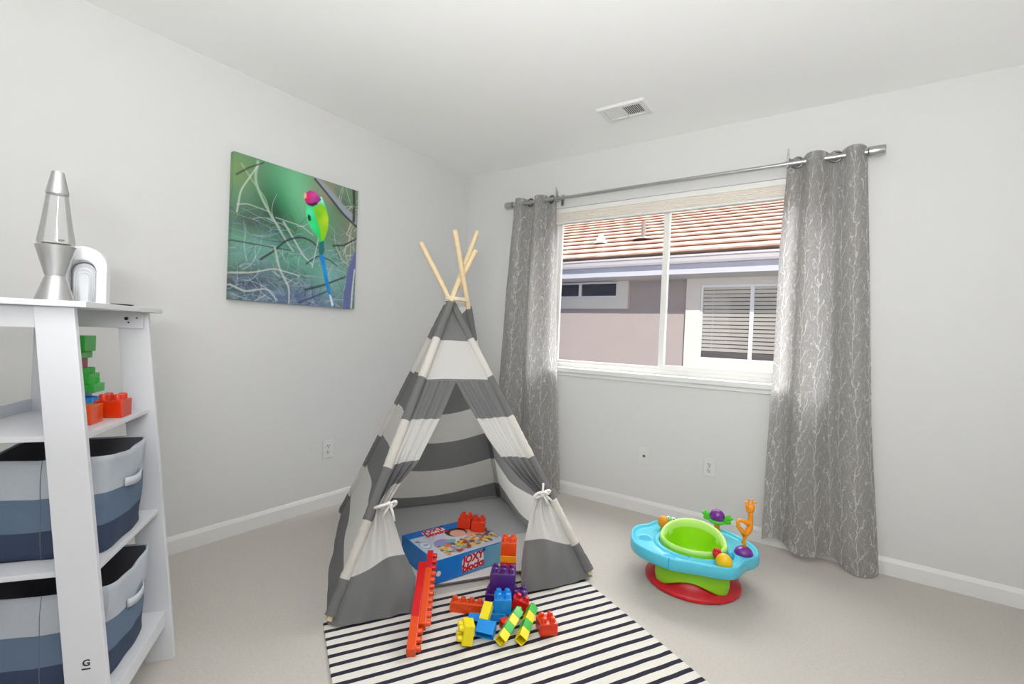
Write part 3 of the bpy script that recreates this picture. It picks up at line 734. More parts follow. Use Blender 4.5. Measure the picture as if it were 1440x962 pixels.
def bin_mat():
    t = NT('bin_fabric'); s = t.node('ShaderNodeSeparateXYZ'); t.link(t.coord('UV'), s.inputs[0])
    n = t.noise(260, 2)
    c = t.mix(t.math('GREATER_THAN', s.outputs[1], .62), lin((98, 118, 142)), lin((186, 192, 200)))
    c = t.mix(t.math('LESS_THAN', s.outputs[1], .29), c, lin((52, 66, 92)))
    c = t.mix(t.math('MULTIPLY', n, .15), c, lin((60, 64, 70)))
    t.link(c, t.b.inputs['Base Color']); t.b.inputs['Roughness'].default_value = .8; t.bump(t.noise(16, 3), .25, .01); return t.m
M_bin = bin_mat(); M_seam = mat('bin_seam', (104, 112, 124), .9); M_bin_in = mat('bin_lining', (88, 88, 94), .85, bump=(30, .3, .005)); M_strap = mat('bin_strap', (200, 206, 214), .8, bump=(120, .3, .002))
def storage_bin(label, a0, a1, b0, b1, z0, h, flare, seed):
    c = W((a0+a1)/2, (b0+b1)/2, z0); t = thing('storage_bin', label, 'storage bin', c, 0, 'fabric bins on the ladder shelf')
    hw_, hd = (a1-a0)/2, (b1-b0)/2; r = .022
    def per(u):
        # rounded rectangle, u in 0..1 (counter clockwise from near-front)
        q = u*4; i = int(q) % 4; f = q-int(q)
        cs = [(-1, 1), (1, 1), (1, -1), (-1, -1)]
        p0, p1 = cs[i], cs[(i+1) % 4]; x, y = lerp(p0[0], p1[0], f), lerp(p0[1], p1[1], f)
        return x, y
    def P(u, v, ins=0.):
        x, y = per(u); k = 1-flare*(1-v)
        bulge = .010*math.sin(PI*v)*(1-abs(x*y))+.006*noise.noise((x*2+seed, y*2, v*3))
        X, Y = x*(hw_*k-ins), y*(hd*k-ins)
        X += (bulge if abs(x) >= .999 else 0)*x; Y += (bulge if abs(y) >= .999 else 0)*y
        # soften corners
        m = max(0, abs(x*y)-.75)*4; X -= x*m*.008; Y -= y*m*.008
        sagz = -.014*v*(1-max(0, abs(x*y)))*(1 if abs(y) > .99 else .4)
        return AX*X+BX*Y+V(0, 0, v*h+.002+sagz)
    o = obj('fabric_body', grid(lambda u, v: P(u, v), 48, 16, lambda u, v: (u, v), closed_u=True), M_bin, t, smooth=True, angle=50); solidify(o, .003)
    li = grid(lambda u, v: P(u, v*.985, .004), 48, 10, closed_u=True)
    li.faces.new([li.verts[i] for i in range(48)] if False else [v for v in li.verts[:48]]) if False else None
    li.verts.ensure_lookup_table(); li.faces.new([li.verts[i] for i in range(48)])
    obj('lining', li, M_bin_in, t, smooth=True, angle=50)
    # strap handle on the front face
    bm = bmesh.new(); pts = []
    def strap(u, v):
        x = lerp(-.05, .05, u); lift = .012*math.sin(PI*u)**.5 if 0 < u < 1 else 0
        return AX*x+BX*(hd*(1-flare*.3)+.010+lift)+V(0, 0, h*.60+v*.024-.004*math.sin(PI*u))
    o = obj('strap_handle', grid(strap, 16, 1), M_strap, t, smooth=True); solidify(o, .002)
    # seam down the near side
    bm = bmesh.new(); sp = [P(.885, k/10) - AX*.0012 for k in range(11)]; tube(sp, .0011, 6, bm); obj('seam', bm, M_seam, t, smooth=True)
    return t
storage_bin('grey and navy fabric bin on the middle shelf of ladder shelf', -2.425, -2.160, -1.795, -1.502, .51, .258, .05, 1.)
storage_bin('grey and navy fabric bin on the lowest shelf of ladder shelf', -2.435, -2.160, -1.79, -1.486, .17, .258, .05, 4.)

# lava lamp
lp = W(-2.316, -1.672, 1.1667)
lamp = thing('lava_lamp', 'silver lava lamp with clear glass standing on the ladder shelf top', 'lamp', lp)
M_alu = mat('lamp_aluminium', (205, 205, 205), .32, .9, vary=.03, vscale=40)
obj('base_cone', lathe([(0, 0), (.041, 0), (.0415, .004), (.0225, .066), (.021, .07), (.0225, .074), (.0415, .146), (.0425, .150), (.040, .152), (0, .150)], 48), M_alu, lamp, smooth=True, angle=35)
G_l = NT('lamp_glass'); G_l.b.inputs['Transmission Weight'].default_value = 1.; G_l.b.inputs['Roughness'].default_value = .0; G_l.b.inputs['IOR'].default_value = 1.33
G_l.link(G_l.mix(G_l.noise(8, 1), (.97, .98, .98), (1, 1, 1)), G_l.b.inputs['Base Color'])
obj('glass_bottle', lathe([(0, .1525), (.034, .1525), (.0385, .158), (.0385, .165), (.030, .225), (.0222, .289), (0, .289)], 48), glass_mat('lamp_bottle', .16, (.97, .975, .975), .02), lamp, smooth=True, angle=40)
obj('wax', ellip((0, 0, .158), (.030, .030, .005)), mat('lamp_wax', (214, 214, 210), .4), lamp, smooth=True)
bm = bmesh.new(); tube([V(.006*math.cos(a*5), .010+.006*math.sin(a*5), .166+.004*math.sin(a*3)) for a in [k/8*1.26 for k in range(9)]], .0012, 6, bm); obj('wire_coil', bm, M_steel_d, lamp, smooth=True)
obj('cap', lathe([(0, .2895), (.0235, .2895), (.0238, .293), (.0135, .346), (.0125, .349), (0, .349)], 40), M_alu, lamp, smooth=True, angle=35)
# arch ornament
tc = (V(2.632, -3.06, 0)-V(.809, -2.623, 0)).normalized()
an = (Matrix.Rotation(math.radians(-20), 3, 'Z') @ tc).normalized()
ar = thing('arch_ornament', 'white arched ornament with nested rainbow ribs beside the lava lamp', 'ornament', V(.812, -2.640, 1.1667))
ax = V(0, 0, 1).cross(an).normalized()
MA = frame_mat((0, 0, 0), ax, V(0, 0, 1), an)
def arch_pts(w, h, n=20):
    r = w/2; return [(-r, 0)]+[(-r*math.cos(k*PI/n), h-r+r*math.sin(k*PI/n)) for k in range(n+1)]+[(r, 0)]
M_arch = mat('arch_plaster', (226, 227, 229), .6, vary=.01)
bm = bmesh.new(); O = arch_pts(.116, .168); I = arch_pts(.066, .128)
L4 = [[bm.verts.new(V(x, y, z)) for x, y in P] for P, z in ((O, -.016), (O, .016), (I, .016), (I, -.016))]
n = len(O)
for s in range(4):
    for k in range(n-1): bm.faces.new((L4[s][k], L4[s][k+1], L4[(s+1) % 4][k+1], L4[(s+1) % 4][k]))
bm.faces.new([L4[s][0] for s in range(4)]); bm.faces.new([L4[s][n-1] for s in range(4)])
bmesh.ops.transform(bm, matrix=MA, verts=bm.verts); obj('outer_arch', bm, M_arch, ar, bevel=.004)
bm = prism(arch_pts(.0655, .1278), -.014, -.006, M=MA); obj('back_panel', bm, M_arch, ar)
for w in (.058, .047, .036, .025):
    bm = tube([MA @ V(x, y, -.005) for x, y in arch_pts(w, .07+w*.9)], .0022, 6); obj('rib', bm, mat('arch_rib', (120, 122, 126), .5) if w == .058 else M_arch, ar, smooth=True)
obj('foot_slab', boxbm((0, .004, 0), (.118, .008, .036), MA), M_arch, ar, bevel=.002)
# dark slim dish at far end of the top board
dp = W(-2.150, -1.60, 1.1667)
d = thing('shallow_dish', 'small dark shallow dish at the far end of shelf top', 'dish', dp)
obj('bowl', lathe([(0, 0), (.03, 0), (.043, .006), (.045, .0075), (.042, .0075), (.03, .003), (0, .002)], 32), M_dark, d, smooth=True)

# ------------------------------------------------------------------ toy bricks
U = .034
def plastic(name, rgb): return mat('toy_'+name, rgb, .28, vary=.02, coat=.15)
CLR = dict(orange=plastic('orange', (222, 72, 6)), red=plastic('red', (205, 14, 20)), amber=plastic('amber', (240, 150, 10)), purple=plastic('purple', (74, 26, 112)),
           blue=plastic('blue', (10, 140, 226)), yellow=plastic('yellow', (236, 216, 10)), green=plastic('green', (44, 178, 56)), maroon=plastic('maroon', (150, 20, 60)),
           tomato=plastic('tomato', (214, 50, 6)))
def brick_bm(nx, ny, h, M=None, studs=None):
    """one watertight skin: studded top, walls, hollow underside; origin at the centre of its base"""
    bm = bmesh.new(); cache = {}
    x0, y0 = -nx*U/2, -ny*U/2; e = .0006
    def vert(x, y, z):
        k = (round(x, 5), round(y, 5), round(z, 5))
        if k not in cache: cache[k] = bm.verts.new((x, y, z))
        return cache[k]
    def sq(cx, cy):
        out = []
        hU = U/2
        for k in range(16):
            a = -3*PI/4+k*PI/8; s = k//4; f = (k % 4)/4*2-1
            out.append([(f*hU, -hU), (hU, f*hU), (-f*hU, hU), (-hU, -f*hU)][s])
        return [(cx+x, cy+y) for x, y in out]
    for i in range(nx):
        for j in range(ny):
            cx, cy = x0+(i+.5)*U, y0+(j+.5)*U; S = [vert(x, y, h) for x, y in sq(cx, cy)]
            ang = [-3*PI/4+k*PI/8 for k in range(16)]
            if studs is not None and (i, j) not in studs: bm.faces.new(S); continue
            rings = [S]
            for r, z in ((.0112, h), (.0108, h+.014), (.0098, h+.0165), (.0078, h+.0178)):
                rings.append([vert(cx+r*math.cos(a), cy+r*math.sin(a), z) for a in ang])
            for A, B in zip(rings, rings[1:]):
                for k in range(16): bm.faces.new((A[k], A[(k+1) % 16], B[(k+1) % 16], B[k]))
            bm.faces.new(rings[-1])
    # perimeter
    per = []
    n4x, n4y = nx*4, ny*4
    per += [(x0+k*U/4, y0) for k in range(n4x)]+[(-x0, y0+k*U/4) for k in range(n4y)]+[(-x0-k*U/4, -y0) for k in range(n4x)]+[(x0, -y0-k*U/4) for k in range(n4y)]
    T = [vert(x, y, h) for x, y in per]; Bm = [vert(x, y, 0) for x, y in per]
    w = .0035; inn = [(x*(1-w/abs(x0)), y*(1-w/abs(y0))) for x, y in per]
    I0 = [vert(x, y, 0.) for x, y in inn]; I1 = [vert(x, y, h*.8) for x, y in inn]; n = len(per)
    for A, B in ((T, Bm), (Bm, I0), (I0, I1)):
        for k in range(n): bm.faces.new((A[k], A[(k+1) % n], B[(k+1) % n], B[k]))
    bm.faces.new(I1)
    if M is not None: bmesh.ops.transform(bm, matrix=M, verts=bm.verts)
    return bm
def finish_brick(o):
    b = o.modifiers.new('bevel', 'BEVEL'); b.width = .0016; b.segments = 2; b.limit_method = 'ANGLE'; b.angle_limit = math.radians(50)
    o.data.polygons.foreach_set('use_smooth', [True]*len(o.data.polygons))
    try: o.data.set_sharp_from_angle(angle=math.radians(35))
    except Exception: pass
    return o
def brick(label, nx, ny, h, color, M, group='loose toy bricks', studs=None):
    o = finish_brick(obj('toy_brick', brick_bm(nx, ny, h, None, studs), CLR[color])); o.matrix_world = M
    return tag(o, label, 'toy brick', group)
def brick_stack(name, label, cat, parts, M, group):
    t = thing(name, label, cat, (0, 0, 0), 0, group); t.matrix_world = M
    for nx, ny, h, color, (x, y, z), *st in parts:
        finish_brick(obj('brick', brick_bm(nx, ny, h, Matrix.Translation((x, y, z)), st[0] if st else None), CLR[color], t))
    return t
def flat(x, y, z, yaw, zdir=(0, 0, 1)):
    a = math.radians(yaw); return basis(zdir, (math.cos(a), math.sin(a), 0), (x, y, z))
RZ0 = .0085
# pile on the rug
def stick(label, near, far, roll, cols):
    near, far = Vector(near), Vector(far); d = (far-near).normalized(); x = d.cross(V(0, 0, 1)); x = Matrix.Rotation(math.radians(roll), 3, d) @ x
    h = (far-near).length/len(cols)
    brick_stack('brick_stick', label, 'brick stick', [(1, 1, h-.0005, c, (0, 0, k*h)) for k, c in enumerate(cols)], basis(d, x, near), 'sticks of small stacked bricks')
stick('yellow and green brick stick left of its twin, nearest the blue brick', (1.672, -1.680, RZ0+.0255), (1.638, -1.516, RZ0+.046), 38, ('yellow', 'green', 'yellow', 'green'))
stick('yellow and green brick stick right of its twin, beside the orange brick', (1.727, -1.630, RZ0+.0255), (1.660, -1.446, RZ0+.036), 38, ('yellow', 'green', 'yellow', 'green'))
# blue and yellow pair
n0 = V(1.602, -1.684, RZ0+.0185); d0 = V(-.032, .088, .050).normalized()
brick_stack('brick_pair', 'blue brick with a longer yellow brick joined behind, lying in pile front', 'brick pair', [(2, 1, .050, 'blue', (0, 0, 0), {(0, 0)}), (1, 1, .070, 'yellow', (-U/2, 0, .0505), set())], basis(d0, (.93, .36, 0), n0), 'joined bricks on the rug')
brick_stack('brick_cluster', 'bright blue brick cluster with upright studs in front of purple bricks', 'brick cluster', [(3, 2, .030, 'blue', (-U*.5, 0, 0)), (2, 2, .055, 'blue', (U*.5, -.0, .0305))], flat(1.553, -1.532, RZ0, 36), 'joined bricks on the rug')
brick('glossy red brick tilted on its side behind the green brick stick', 2, 1, .045, 'red', basis((.30, .2, .93), (.82, .5, -.3), (1.598, -1.462, RZ0+.014)))
brick('blue brick lying behind the small yellow brick', 2, 1, .05, 'blue', basis((-.5, .8, .0), (.8, .5, 0), (1.538, -1.650, RZ0+.0172)), studs=set())
brick('small yellow brick tipped over with its studs facing left', 2, 2, .038, 'yellow', basis((-.62, -.62, .14), (.5, -.6, .1), (1.572, -1.714, RZ0+.0355)))
brick('orange brick standing with raised studs at the right of pile', 2, 2, .045, 'tomato', flat(1.752, -1.490, RZ0, 47))
brick('long orange brick lying on rug at the left of pile', 4, 1, .040, 'orange', flat(1.436, -1.582, RZ0, 27))
brick('low red brick wedged under the pile between blue and green bricks', 1, 1, .030, 'tomato', basis((.5, .85, .05), (.85, -.5, 0), (1.612, -1.592, RZ0+.0175)), studs=set())
# purple castle and orange tower
brick_stack('brick_wall', 'dark purple brick wall with raised middle block behind the pile', 'brick wall', [(5, 2, .057, 'purple', (0, 0, 0)), (3, 2, .086, 'purple', (-U*.5, 0, .0575))], flat(1.532, -1.446, RZ0, 30), 'joined bricks on the rug')
brick_stack('brick_tower', 'orange and red brick tower with amber band standing beside the box', 'brick tower', [(2, 2, .065, 'red', (0, 0, 0)), (2, 2, .065, 'tomato', (0, 0, .0655)), (2, 2, .027, 'amber', (0, 0, .131)), (2, 2, .056, 'orange', (0, 0, .1585))], flat(1.462, -1.340, .0115, 32), 'joined bricks on the rug')
# red and orange bar propped on the box corner
p0 = V(1.457, -1.901, RZ0+.0195); p1 = V(1.172, -1.566, .156); dd = (p1-p0).normalized(); right = V(.80, .6, 0); right = (right-dd*right.dot(dd)).normalized(); topn = right.cross(dd)
MB_ = frame_mat(p0, dd, topn, right) if False else None
# local frame: x along the bar, z = stud direction (to the right), y = z cross x
zB = right; xB = dd; yB = zB.cross(xB); MBar = frame_mat(p0+dd*.0-right*.018, xB, yB, zB)
Lb = (p1-p0).length
parts = []
for lay, (s, e_) in enumerate(((0, 12), (3, 14))):
    x = s
    while x < e_:
        w_ = min(4, e_-x); mid = x+w_/2
        parts.append((w_, 1, .031 if lay == 0 else .025, 'red' if mid > (5.9 if lay == 0 else 9.) else 'orange', ((x+w_/2)*U-.012, 0, 0 if lay == 0 else .0315))); x += w_
brick_stack('brick_bar', 'long red and orange brick bar propped against the cardboard box', 'brick bar', parts, MBar, 'joined bricks on the rug')

# ------------------------------------------------------------------ toy box in the tent
EB = V(.284, .959, 0).normalized(); DB = V(-.959, .284, 0).normalized()
BW, BD, BH = .405, .325, .105
bo = V(1.201, -1.532, .0155)
box = thing('toy_box', 'flat blue cardboard toy block box with red lettering inside the tent', 'box', bo)
M_boxb = mat('box_blue', (8, 120, 205), .4, vary=.04, coat=.1); M_edge = mat('box_edge', (205, 222, 235), .6)
MBX = frame_mat((0, 0, 0), EB, DB, V(0, 0, 1))     # x along front edge, y away from the camera
def box_front(nx, nz):
    y = np.linspace(0, 1, nx)[None, :].repeat(nz, 0); C = np.zeros((nz, nx, 3)); a = np.array(lin((0, 118, 208))); b = np.array(lin((110, 172, 200))); k = np.clip((y-.3)/.5, 0, 1)[..., None]
    C[:] = a*(1-k)+b*k; return C
def colour_grid(name, P, nx, ny, C, m, parent):
    vs = [P(i/(nx-1), j/(ny-1)) for j in range(ny) for i in range(nx)]
    idx = np.arange(nx*ny).reshape(ny, nx); f = np.stack([idx[:-1, :-1], idx[:-1, 1:], idx[1:, 1:], idx[1:, :-1]], -1).reshape(-1, 4)
    me = bpy.data.meshes.new(name); me.from_pydata([tuple(v) for v in vs], [], f.tolist()); ca = me.color_attributes.new('print', 'FLOAT_COLOR', 'POINT')
    ca.data.foreach_set('color', np.concatenate([C.reshape(-1, 3), np.ones((nx*ny, 1))], 1).astype(np.float32).ravel())
    me.materials.append(m); o = bpy.data.objects.new(name, me); COL.objects.link(o); o.parent = parent; return o
M_print = attr_mat('box_print', 'print', .35, .1)
bm = boxbm((BW/2, BD/2, BH/2), (BW, BD, BH), MBX); obj('carton', bm, M_boxb, box, bevel=.002)
colour_grid('front_print', lambda u, v: MBX @ V(.003+u*(BW-.006), -.0008, .003+v*(BH-.008)), 40, 6, box_front(40, 6), M_print, box)
def lid_print(nx, ny):
    x = np.linspace(0, 1, nx)[None, :].repeat(ny, 0); y = np.linspace(0, 1, ny)[:, None].repeat(nx, 1); rs = np.random.RandomState(11)
    C = np.zeros((ny, nx, 3)); C[:] = lin((196, 196, 214))
    def mx(c, m): m = np.clip(m, 0, 1)[..., None]; C[:] = C*(1-m)+np.array(lin(c))*m
    def bl(cx, cy, rx, ry, c, k=1., p=2): mx(c, k*(np.clip(1.25-((x-cx)/rx)**2-((y-cy)/ry)**2, 0, .25)*4))
    bl(.72, .5, .3, .3, (214, 178, 160)); bl(.45, .5, .2, .22, (215, 214, 224)); bl(.3, .35, .12, .2, (150, 150, 200))
    bl(.60, .66, .135, .17, (74, 40, 36)); bl(.60, .60, .095, .125, (226, 178, 158)); bl(.8, .45, .12, .09, (222, 172, 150)); bl(.92, .72, .1, .3, (54, 54, 62)); bl(.42, .42, .05, .06, (120, 180, 190))
    for i in range(150):
        cx = .2+.78*rs.rand(); cy = .02+.30*rs.rand()+.12*cx; c = [(236, 200, 30), (214, 120, 40), (150, 50, 40), (70, 60, 100), (120, 170, 190), (228, 214, 150)][rs.randint(6)]
        bl(cx, cy, .02+.022*rs.rand(), .02+.03*rs.rand(), c, .9)
    mx((206, 214, 226), ((x < .17) & (y < .78))*1.); bl(.09, .5, .065, .13, (120, 150, 200), .8); bl(.09, .5, .055, .105, (225, 230, 238), .9); bl(.05, .66, .03, .03, (60, 80, 140), .8); bl(.10, .5, .03, .02, (50, 90, 170), .8)
    mx((0, 116, 206), (y > .80)*1.)
    return C
colour_grid('lid_print', lambda u, v: MBX @ V(.006+u*(BW-.012), .006+v*(BD-.012), BH+.0008), 110, 90, lid_print(110, 90), M_print, box)
bm = bmesh.new(); add_box(bm, (BW/2, .0015, BH+.001), (BW, .003, .003), MBX); obj('lid_edge', bm, M_edge, box)
M_red = mat('logo_red', (190, 22, 44), .4); M_lw = mat('logo_white', (236, 226, 232), .4)
def logo(M, size, name):
    # white outlined plate, then two lines of red script
    n = 36; pl = [(size*1.42*math.copysign(abs(math.cos(a))**.55, math.cos(a)), size*.88*math.copysign(abs(math.sin(a))**.55, math.sin(a))) for a in [2*PI*k/n for k in range(n)]]
    lg = obj(name, prism(pl, 0, .0008, M=M), M_lw, box)
    text_obj('logo_text', 'JOXY\nblocks', M_red, size*1.12, M @ Matrix.Translation((0, -size*.03, .0012)), lg, .0005, shear=.12, bold=.0022)
    bm = ellip((size*1.5, size*.85, .001), (size*.16, size*.22, .001), bm=bmesh.new(), seg=12, rings=6); bmesh.ops.transform(bm, matrix=M, verts=bm.verts); obj('logo_drop', bm, mat('logo_navy', (20, 34, 70), .4), lg)
def sheared(M): return M
logo(MBX @ Matrix.Translation((.205, -.0012, BH*.50)) @ Matrix.Rotation(PI/2, 4, 'X') @ Matrix.Rotation(math.radians(4), 4, 'Z'), .042, 'front_logo')
logo(MBX @ Matrix.Translation((.15, BD*.83, BH+.0012)) @ Matrix.Rotation(math.radians(2), 4, 'Z'), .043, 'lid_logo')
bm = lathe([(0, 0), (.012, 0), (.012, .0006), (0, .0006)], 24); bmesh.ops.transform(bm, matrix=MBX @ Matrix.Translation((.022, -.001, .045)) @ Matrix.Rotation(PI/2, 4, 'X'), verts=bm.verts); obj('round_mark', bm, M_lw, box)
bt = bo.z+BH+.003
brick('left of two orange bricks sitting on the blue box', 2, 2, .05, 'tomato', flat(1.062, -1.158, bt, 22), 'orange bricks on the box')
brick('right of two orange bricks sitting on the blue box', 2, 2, .05, 'tomato', flat(1.137, -1.146, bt, 30), 'orange bricks on the box')

# bricks on the upper shelf
zs1 = .8405
Mb = frame_mat(W(-2.213, -1.563, zs1), -BX, AX, V(0, 0, 1)); Mb = basis((0, 0, 1), BX, W(-2.222, -1.572, zs1))
brick('orange red studded brick right of the plain orange one on upper shelf', 2, 2, .05, 'tomato', Mb, 'bricks on the ladder shelf')
brick('plain orange brick on the upper shelf, nearest the front leg', 2, 2, .05, 'orange', basis((0, 0, 1), BX, W(-2.330, -1.600, zs1)), 'bricks on the ladder shelf', studs={(0, 0), (0, 1)})
brick_stack('brick_tower', 'green, maroon and blue brick tower at the back of upper shelf', 'brick tower', [(3, 2, .030, 'blue', (0, 0, 0)), (2, 2, .032, 'blue', (-.012, 0, .0305)), (3, 2, .026, 'green', (.002, 0, .063)), (2, 2, .030, 'green', (.006, 0, .0895)), (2, 1, .045, 'maroon', (-.018, 0, .120)), (2, 2, .020, 'green', (-.014, 0, .1655)), (2, 2, .048, 'green', (-.006, 0, .186), {(0, 0), (0, 1)})],
            basis((0, 0, 1), BX, W(-2.145, -1.690, zs1)), 'bricks on the ladder shelf')

# ------------------------------------------------------------------ toddler activity seat
seat = thing('activity_seat', 'turquoise and lime toddler activity seat with toys on carpet', 'toddler seat', (2.09, -.71, 0))
SO = Vector(seat.location)
P_t = mat('seat_turquoise', (84, 198, 222), .35, vary=.02, coat=.1); P_t2 = mat('seat_teal', (30, 165, 205), .35, vary=.02)
P_l = mat('seat_lime', (150, 214, 26), .38, vary=.03); P_l2 = mat('seat_lime_light', (186, 232, 120), .4, vary=.02); P_r = mat('seat_red', (206, 22, 34), .35, vary=.03); P_p = mat('seat_purple', (112, 22, 140), .2, vary=.03, coat=.4)
P_o = mat('seat_orange', (236, 146, 14), .35, vary=.03); P_y = mat('seat_yellow', (238, 190, 10), .35, vary=.03); P_g = mat('seat_green', (84, 196, 40), .4, vary=.03); P_w = mat('seat_white', (235, 235, 235), .3)
bm = bmesh.new(); lathe([(0, .001), (.205, .001), (.213, .006), (.214, .014), (.208, .022), (.185, .034), (.168, .06), (.158, .10), (.150, .145), (.146, .145), (.142, .10), (.13, .04), (0, .03)], 72, bm); obj('base', bm, P_r, seat, smooth=True, angle=50)
camdir = math.atan2(-3.06+.71, 2.632-2.09)
def skirt(u, v):
    t = lerp(-1.05, 1.05, u); a = camdir+t-.02
    zb = .047+.028*math.cos(t*3.5)
    z = lerp(max(.022, zb), .150, v)
    r = .186-.022*v+.022*math.sin(PI*v)*(1-math.cos(t*3.5))*.5
    r += .006-.02*sstep(.85, 1.05, abs(t))
    return V(r*math.cos(a), r*math.sin(a), z)
o = obj('leg_skirt', grid(skirt, 60, 14), P_l, seat, smooth=True); solidify(o, .006, -1)
# tray
outl = [(1.823, -.821), (1.804, -.748), (1.812, -.69), (1.848, -.645), (1.868, -.56), (1.906, -.513), (2.01, -.47), (2.105, -.455), (2.174, -.456), (2.246, -.495), (2.31, -.542), (2.351, -.604), (2.365, -.666), (2.356, -.708), (2.326, -.767), (2.316, -.825), (2.309, -.867), (2.287, -.899), (2.231, -.919), (2.178, -.934), (2.135, -.947), (2.071, -.971), (2.003, -.968), (1.94, -.95), (1.873, -.911)]
TC = V(2.09, -.725, 0)
pa = sorted((math.atan2(y-TC.y, x-TC.x), math.hypot(x-TC.x, y-TC.y)) for x, y in outl)
pa = [(pa[-1][0]-2*PI, pa[-1][1])]+pa+[(pa[0][0]+2*PI, pa[0][1])]
NT_ = 144
rad = [interp(-PI+2*PI*k/NT_, pa) for k in range(NT_)]
for _ in range(3): rad = [(rad[k-1]+2*rad[k]+rad[(k+1) % NT_])/4 for k in range(NT_)]
IC = V(2.095, -.745, 0)
def tray_ring(kind, off, z):
    out = []
    for k in range(NT_):
        a = -PI+2*PI*k/NT_
        if kind == 'o': p = TC+(rad[k]+off)*V(math.cos(a), math.sin(a), 0)
        else: p = IC+V((.150+off)*math.cos(a), (.142+off)*math.sin(a), 0)
        out.append(V(p.x-SO.x, p.y-SO.y, z))
    return out
RG = [tray_ring('o', -.03, .140), tray_ring('o', -.004, .138), tray_ring('o', .0, .142), tray_ring('o', 0, .184), tray_ring('o', -.004, .190), tray_ring('o', -.010, .190), tray_ring('o', -.016, .186), tray_ring('o', -.019, .178), tray_ring('o', -.028, .176),
      tray_ring('i', .028, .176), tray_ring('i', .024, .179), tray_ring('i', .020, .186), tray_ring('i', .008, .188), tray_ring('i', 0, .184), tray_ring('i', -.002, .150), tray_ring('i', .01, .140)]
bm = bmesh.new(); vs = [[bm.verts.new(p) for p in R_] for R_ in RG]
for A, B in zip(vs, vs[1:]+vs[:1]):
    for k in range(NT_): bm.faces.new((A[k], A[(k+1) % NT_], B[(k+1) % NT_], B[k]))
tray = obj('tray', bm, P_t, seat, smooth=True, angle=60)
for cx, cy, r in ((1.887, -.798, .036), (2.043, -.930, .033)):
    bm = lathe([(0, .1765), (r*.82, .1765), (r*.92, .179), (r, .1795), (r*1.06, .177), (r*1.06, .175), (0, .175)], 32, c=(cx-SO.x, cy-SO.y, 0)); c_ = obj('cup_recess', bm, P_t, tray, smooth=True)
    obj('recess_floor', lathe([(0, .1772), (r*.8, .1772), (r*.8, .1768), (0, .1768)], 32, c=(cx-SO.x, cy-SO.y, 0)), P_t2, tray)
for cx, cy, an_ in ((2.052, -.968, -1.75), (2.12, -.895, -1.5)):
    bm = boxbm((cx-SO.x, cy-SO.y, .166), (.004, .012, .05)); obj('tray_seam', bm, P_t2, tray)
# bowl shell with raised back
def shell(u, v):
    a = 2*PI*u; back = max(0, math.sin(a-.25)); lift = .046*back**.8
    prof_ = [(.0, .150, .150), (.30, .150, .190), (.42, .151, .206), (.5, .146, .213), (.58, .137, .211), (.68, .127, .198), (.82, .115, .12), (.93, .09, .085), (1., .0, .08)]
    r = interp(v, [(p[0], p[1]) for p in prof_]); z = interp(v, [(p[0], p[2]) for p in prof_])
    w = sstep(.1, .5, v)*(1-sstep(.62, .9, v)); rr = r*(1-.10*back*w)
    return V(IC.x-SO.x+rr*math.cos(a)*.985, IC.y-SO.y+rr*math.sin(a)*.94+.012*back*w, z+lift*w)
bm = grid(shell, 80, 40, closed_u=True); bmesh.ops.remove_doubles(bm, verts=bm.verts, dist=1e-5)
for f in bm.faces:
    c = f.calc_center_median(); rr = math.hypot(c.x-IC.x+SO.x, (c.y-IC.y+SO.y)); f.material_index = 1 if (c.z > .196 and rr > .118) else 0
obj('seat_shell', bm, [P_l, P_l2], seat, smooth=True, angle=60)
def S3(x, y, z): return V(x-SO.x, y-SO.y, z)
# snail toy
sn = obj('snail_toy', ellip(S3(1.926, -.640, .214), (.030, .024, .032)), P_o, seat, smooth=True)
obj('snail_head', ellip(S3(1.957, -.628, .222), (.027, .020, .021)), P_g, sn, smooth=True)
for q in ((1.948, -.642, .243), (1.972, -.634, .240)):
    e_ = obj('eye', ellip(S3(*q), (.009, .009, .009)), P_w, sn, smooth=True); obj('pupil', ellip(S3(q[0]+.004, q[1]-.007, q[2]+.001), (.0035, .0035, .0035), seg=10, rings=6), M_dark, e_, smooth=True)
obj('foot', lathe([(0, .176), (.02, .176), (.018, .19), (0, .192)], 20, c=S3(1.93, -.640, 0)), P_g, sn, smooth=True)
# turtle toy: purple dome held between green leaves
tu = obj('turtle_toy', ellip(S3(2.150, -.505, .262), (.036, .030, .034)), P_p, seat, smooth=True)
bm = bmesh.new(); lathe([(0, .176), (.022, .176), (.018, .19), (.012, .21), (.014, .228), (0, .230)], 20, bm, c=S3(2.15, -.50, 0)); obj('stem', bm, P_o, tu, smooth=True)
obj('leaf_cup', ellip(S3(2.150, -.507, .236), (.040, .03, .014)), P_g, tu, smooth=True)
for s in (-1, 1):
    bm = bmesh.new(); c = S3(2.150+s*.046, -.507, .256)
    ellip(c, (.014, .010, .028), Matrix.Rotation(s*.5, 4, 'Y'), bm=bm); ellip(c+V(s*.012, 0, .006), (.018, .009, .010), Matrix.Rotation(-s*.4, 4, 'Y'), bm=bm); ellip(c+V(s*.002, 0, -.012), (.018, .010, .012), bm=bm)
    obj('leaf', bm, P_g, tu, smooth=True)
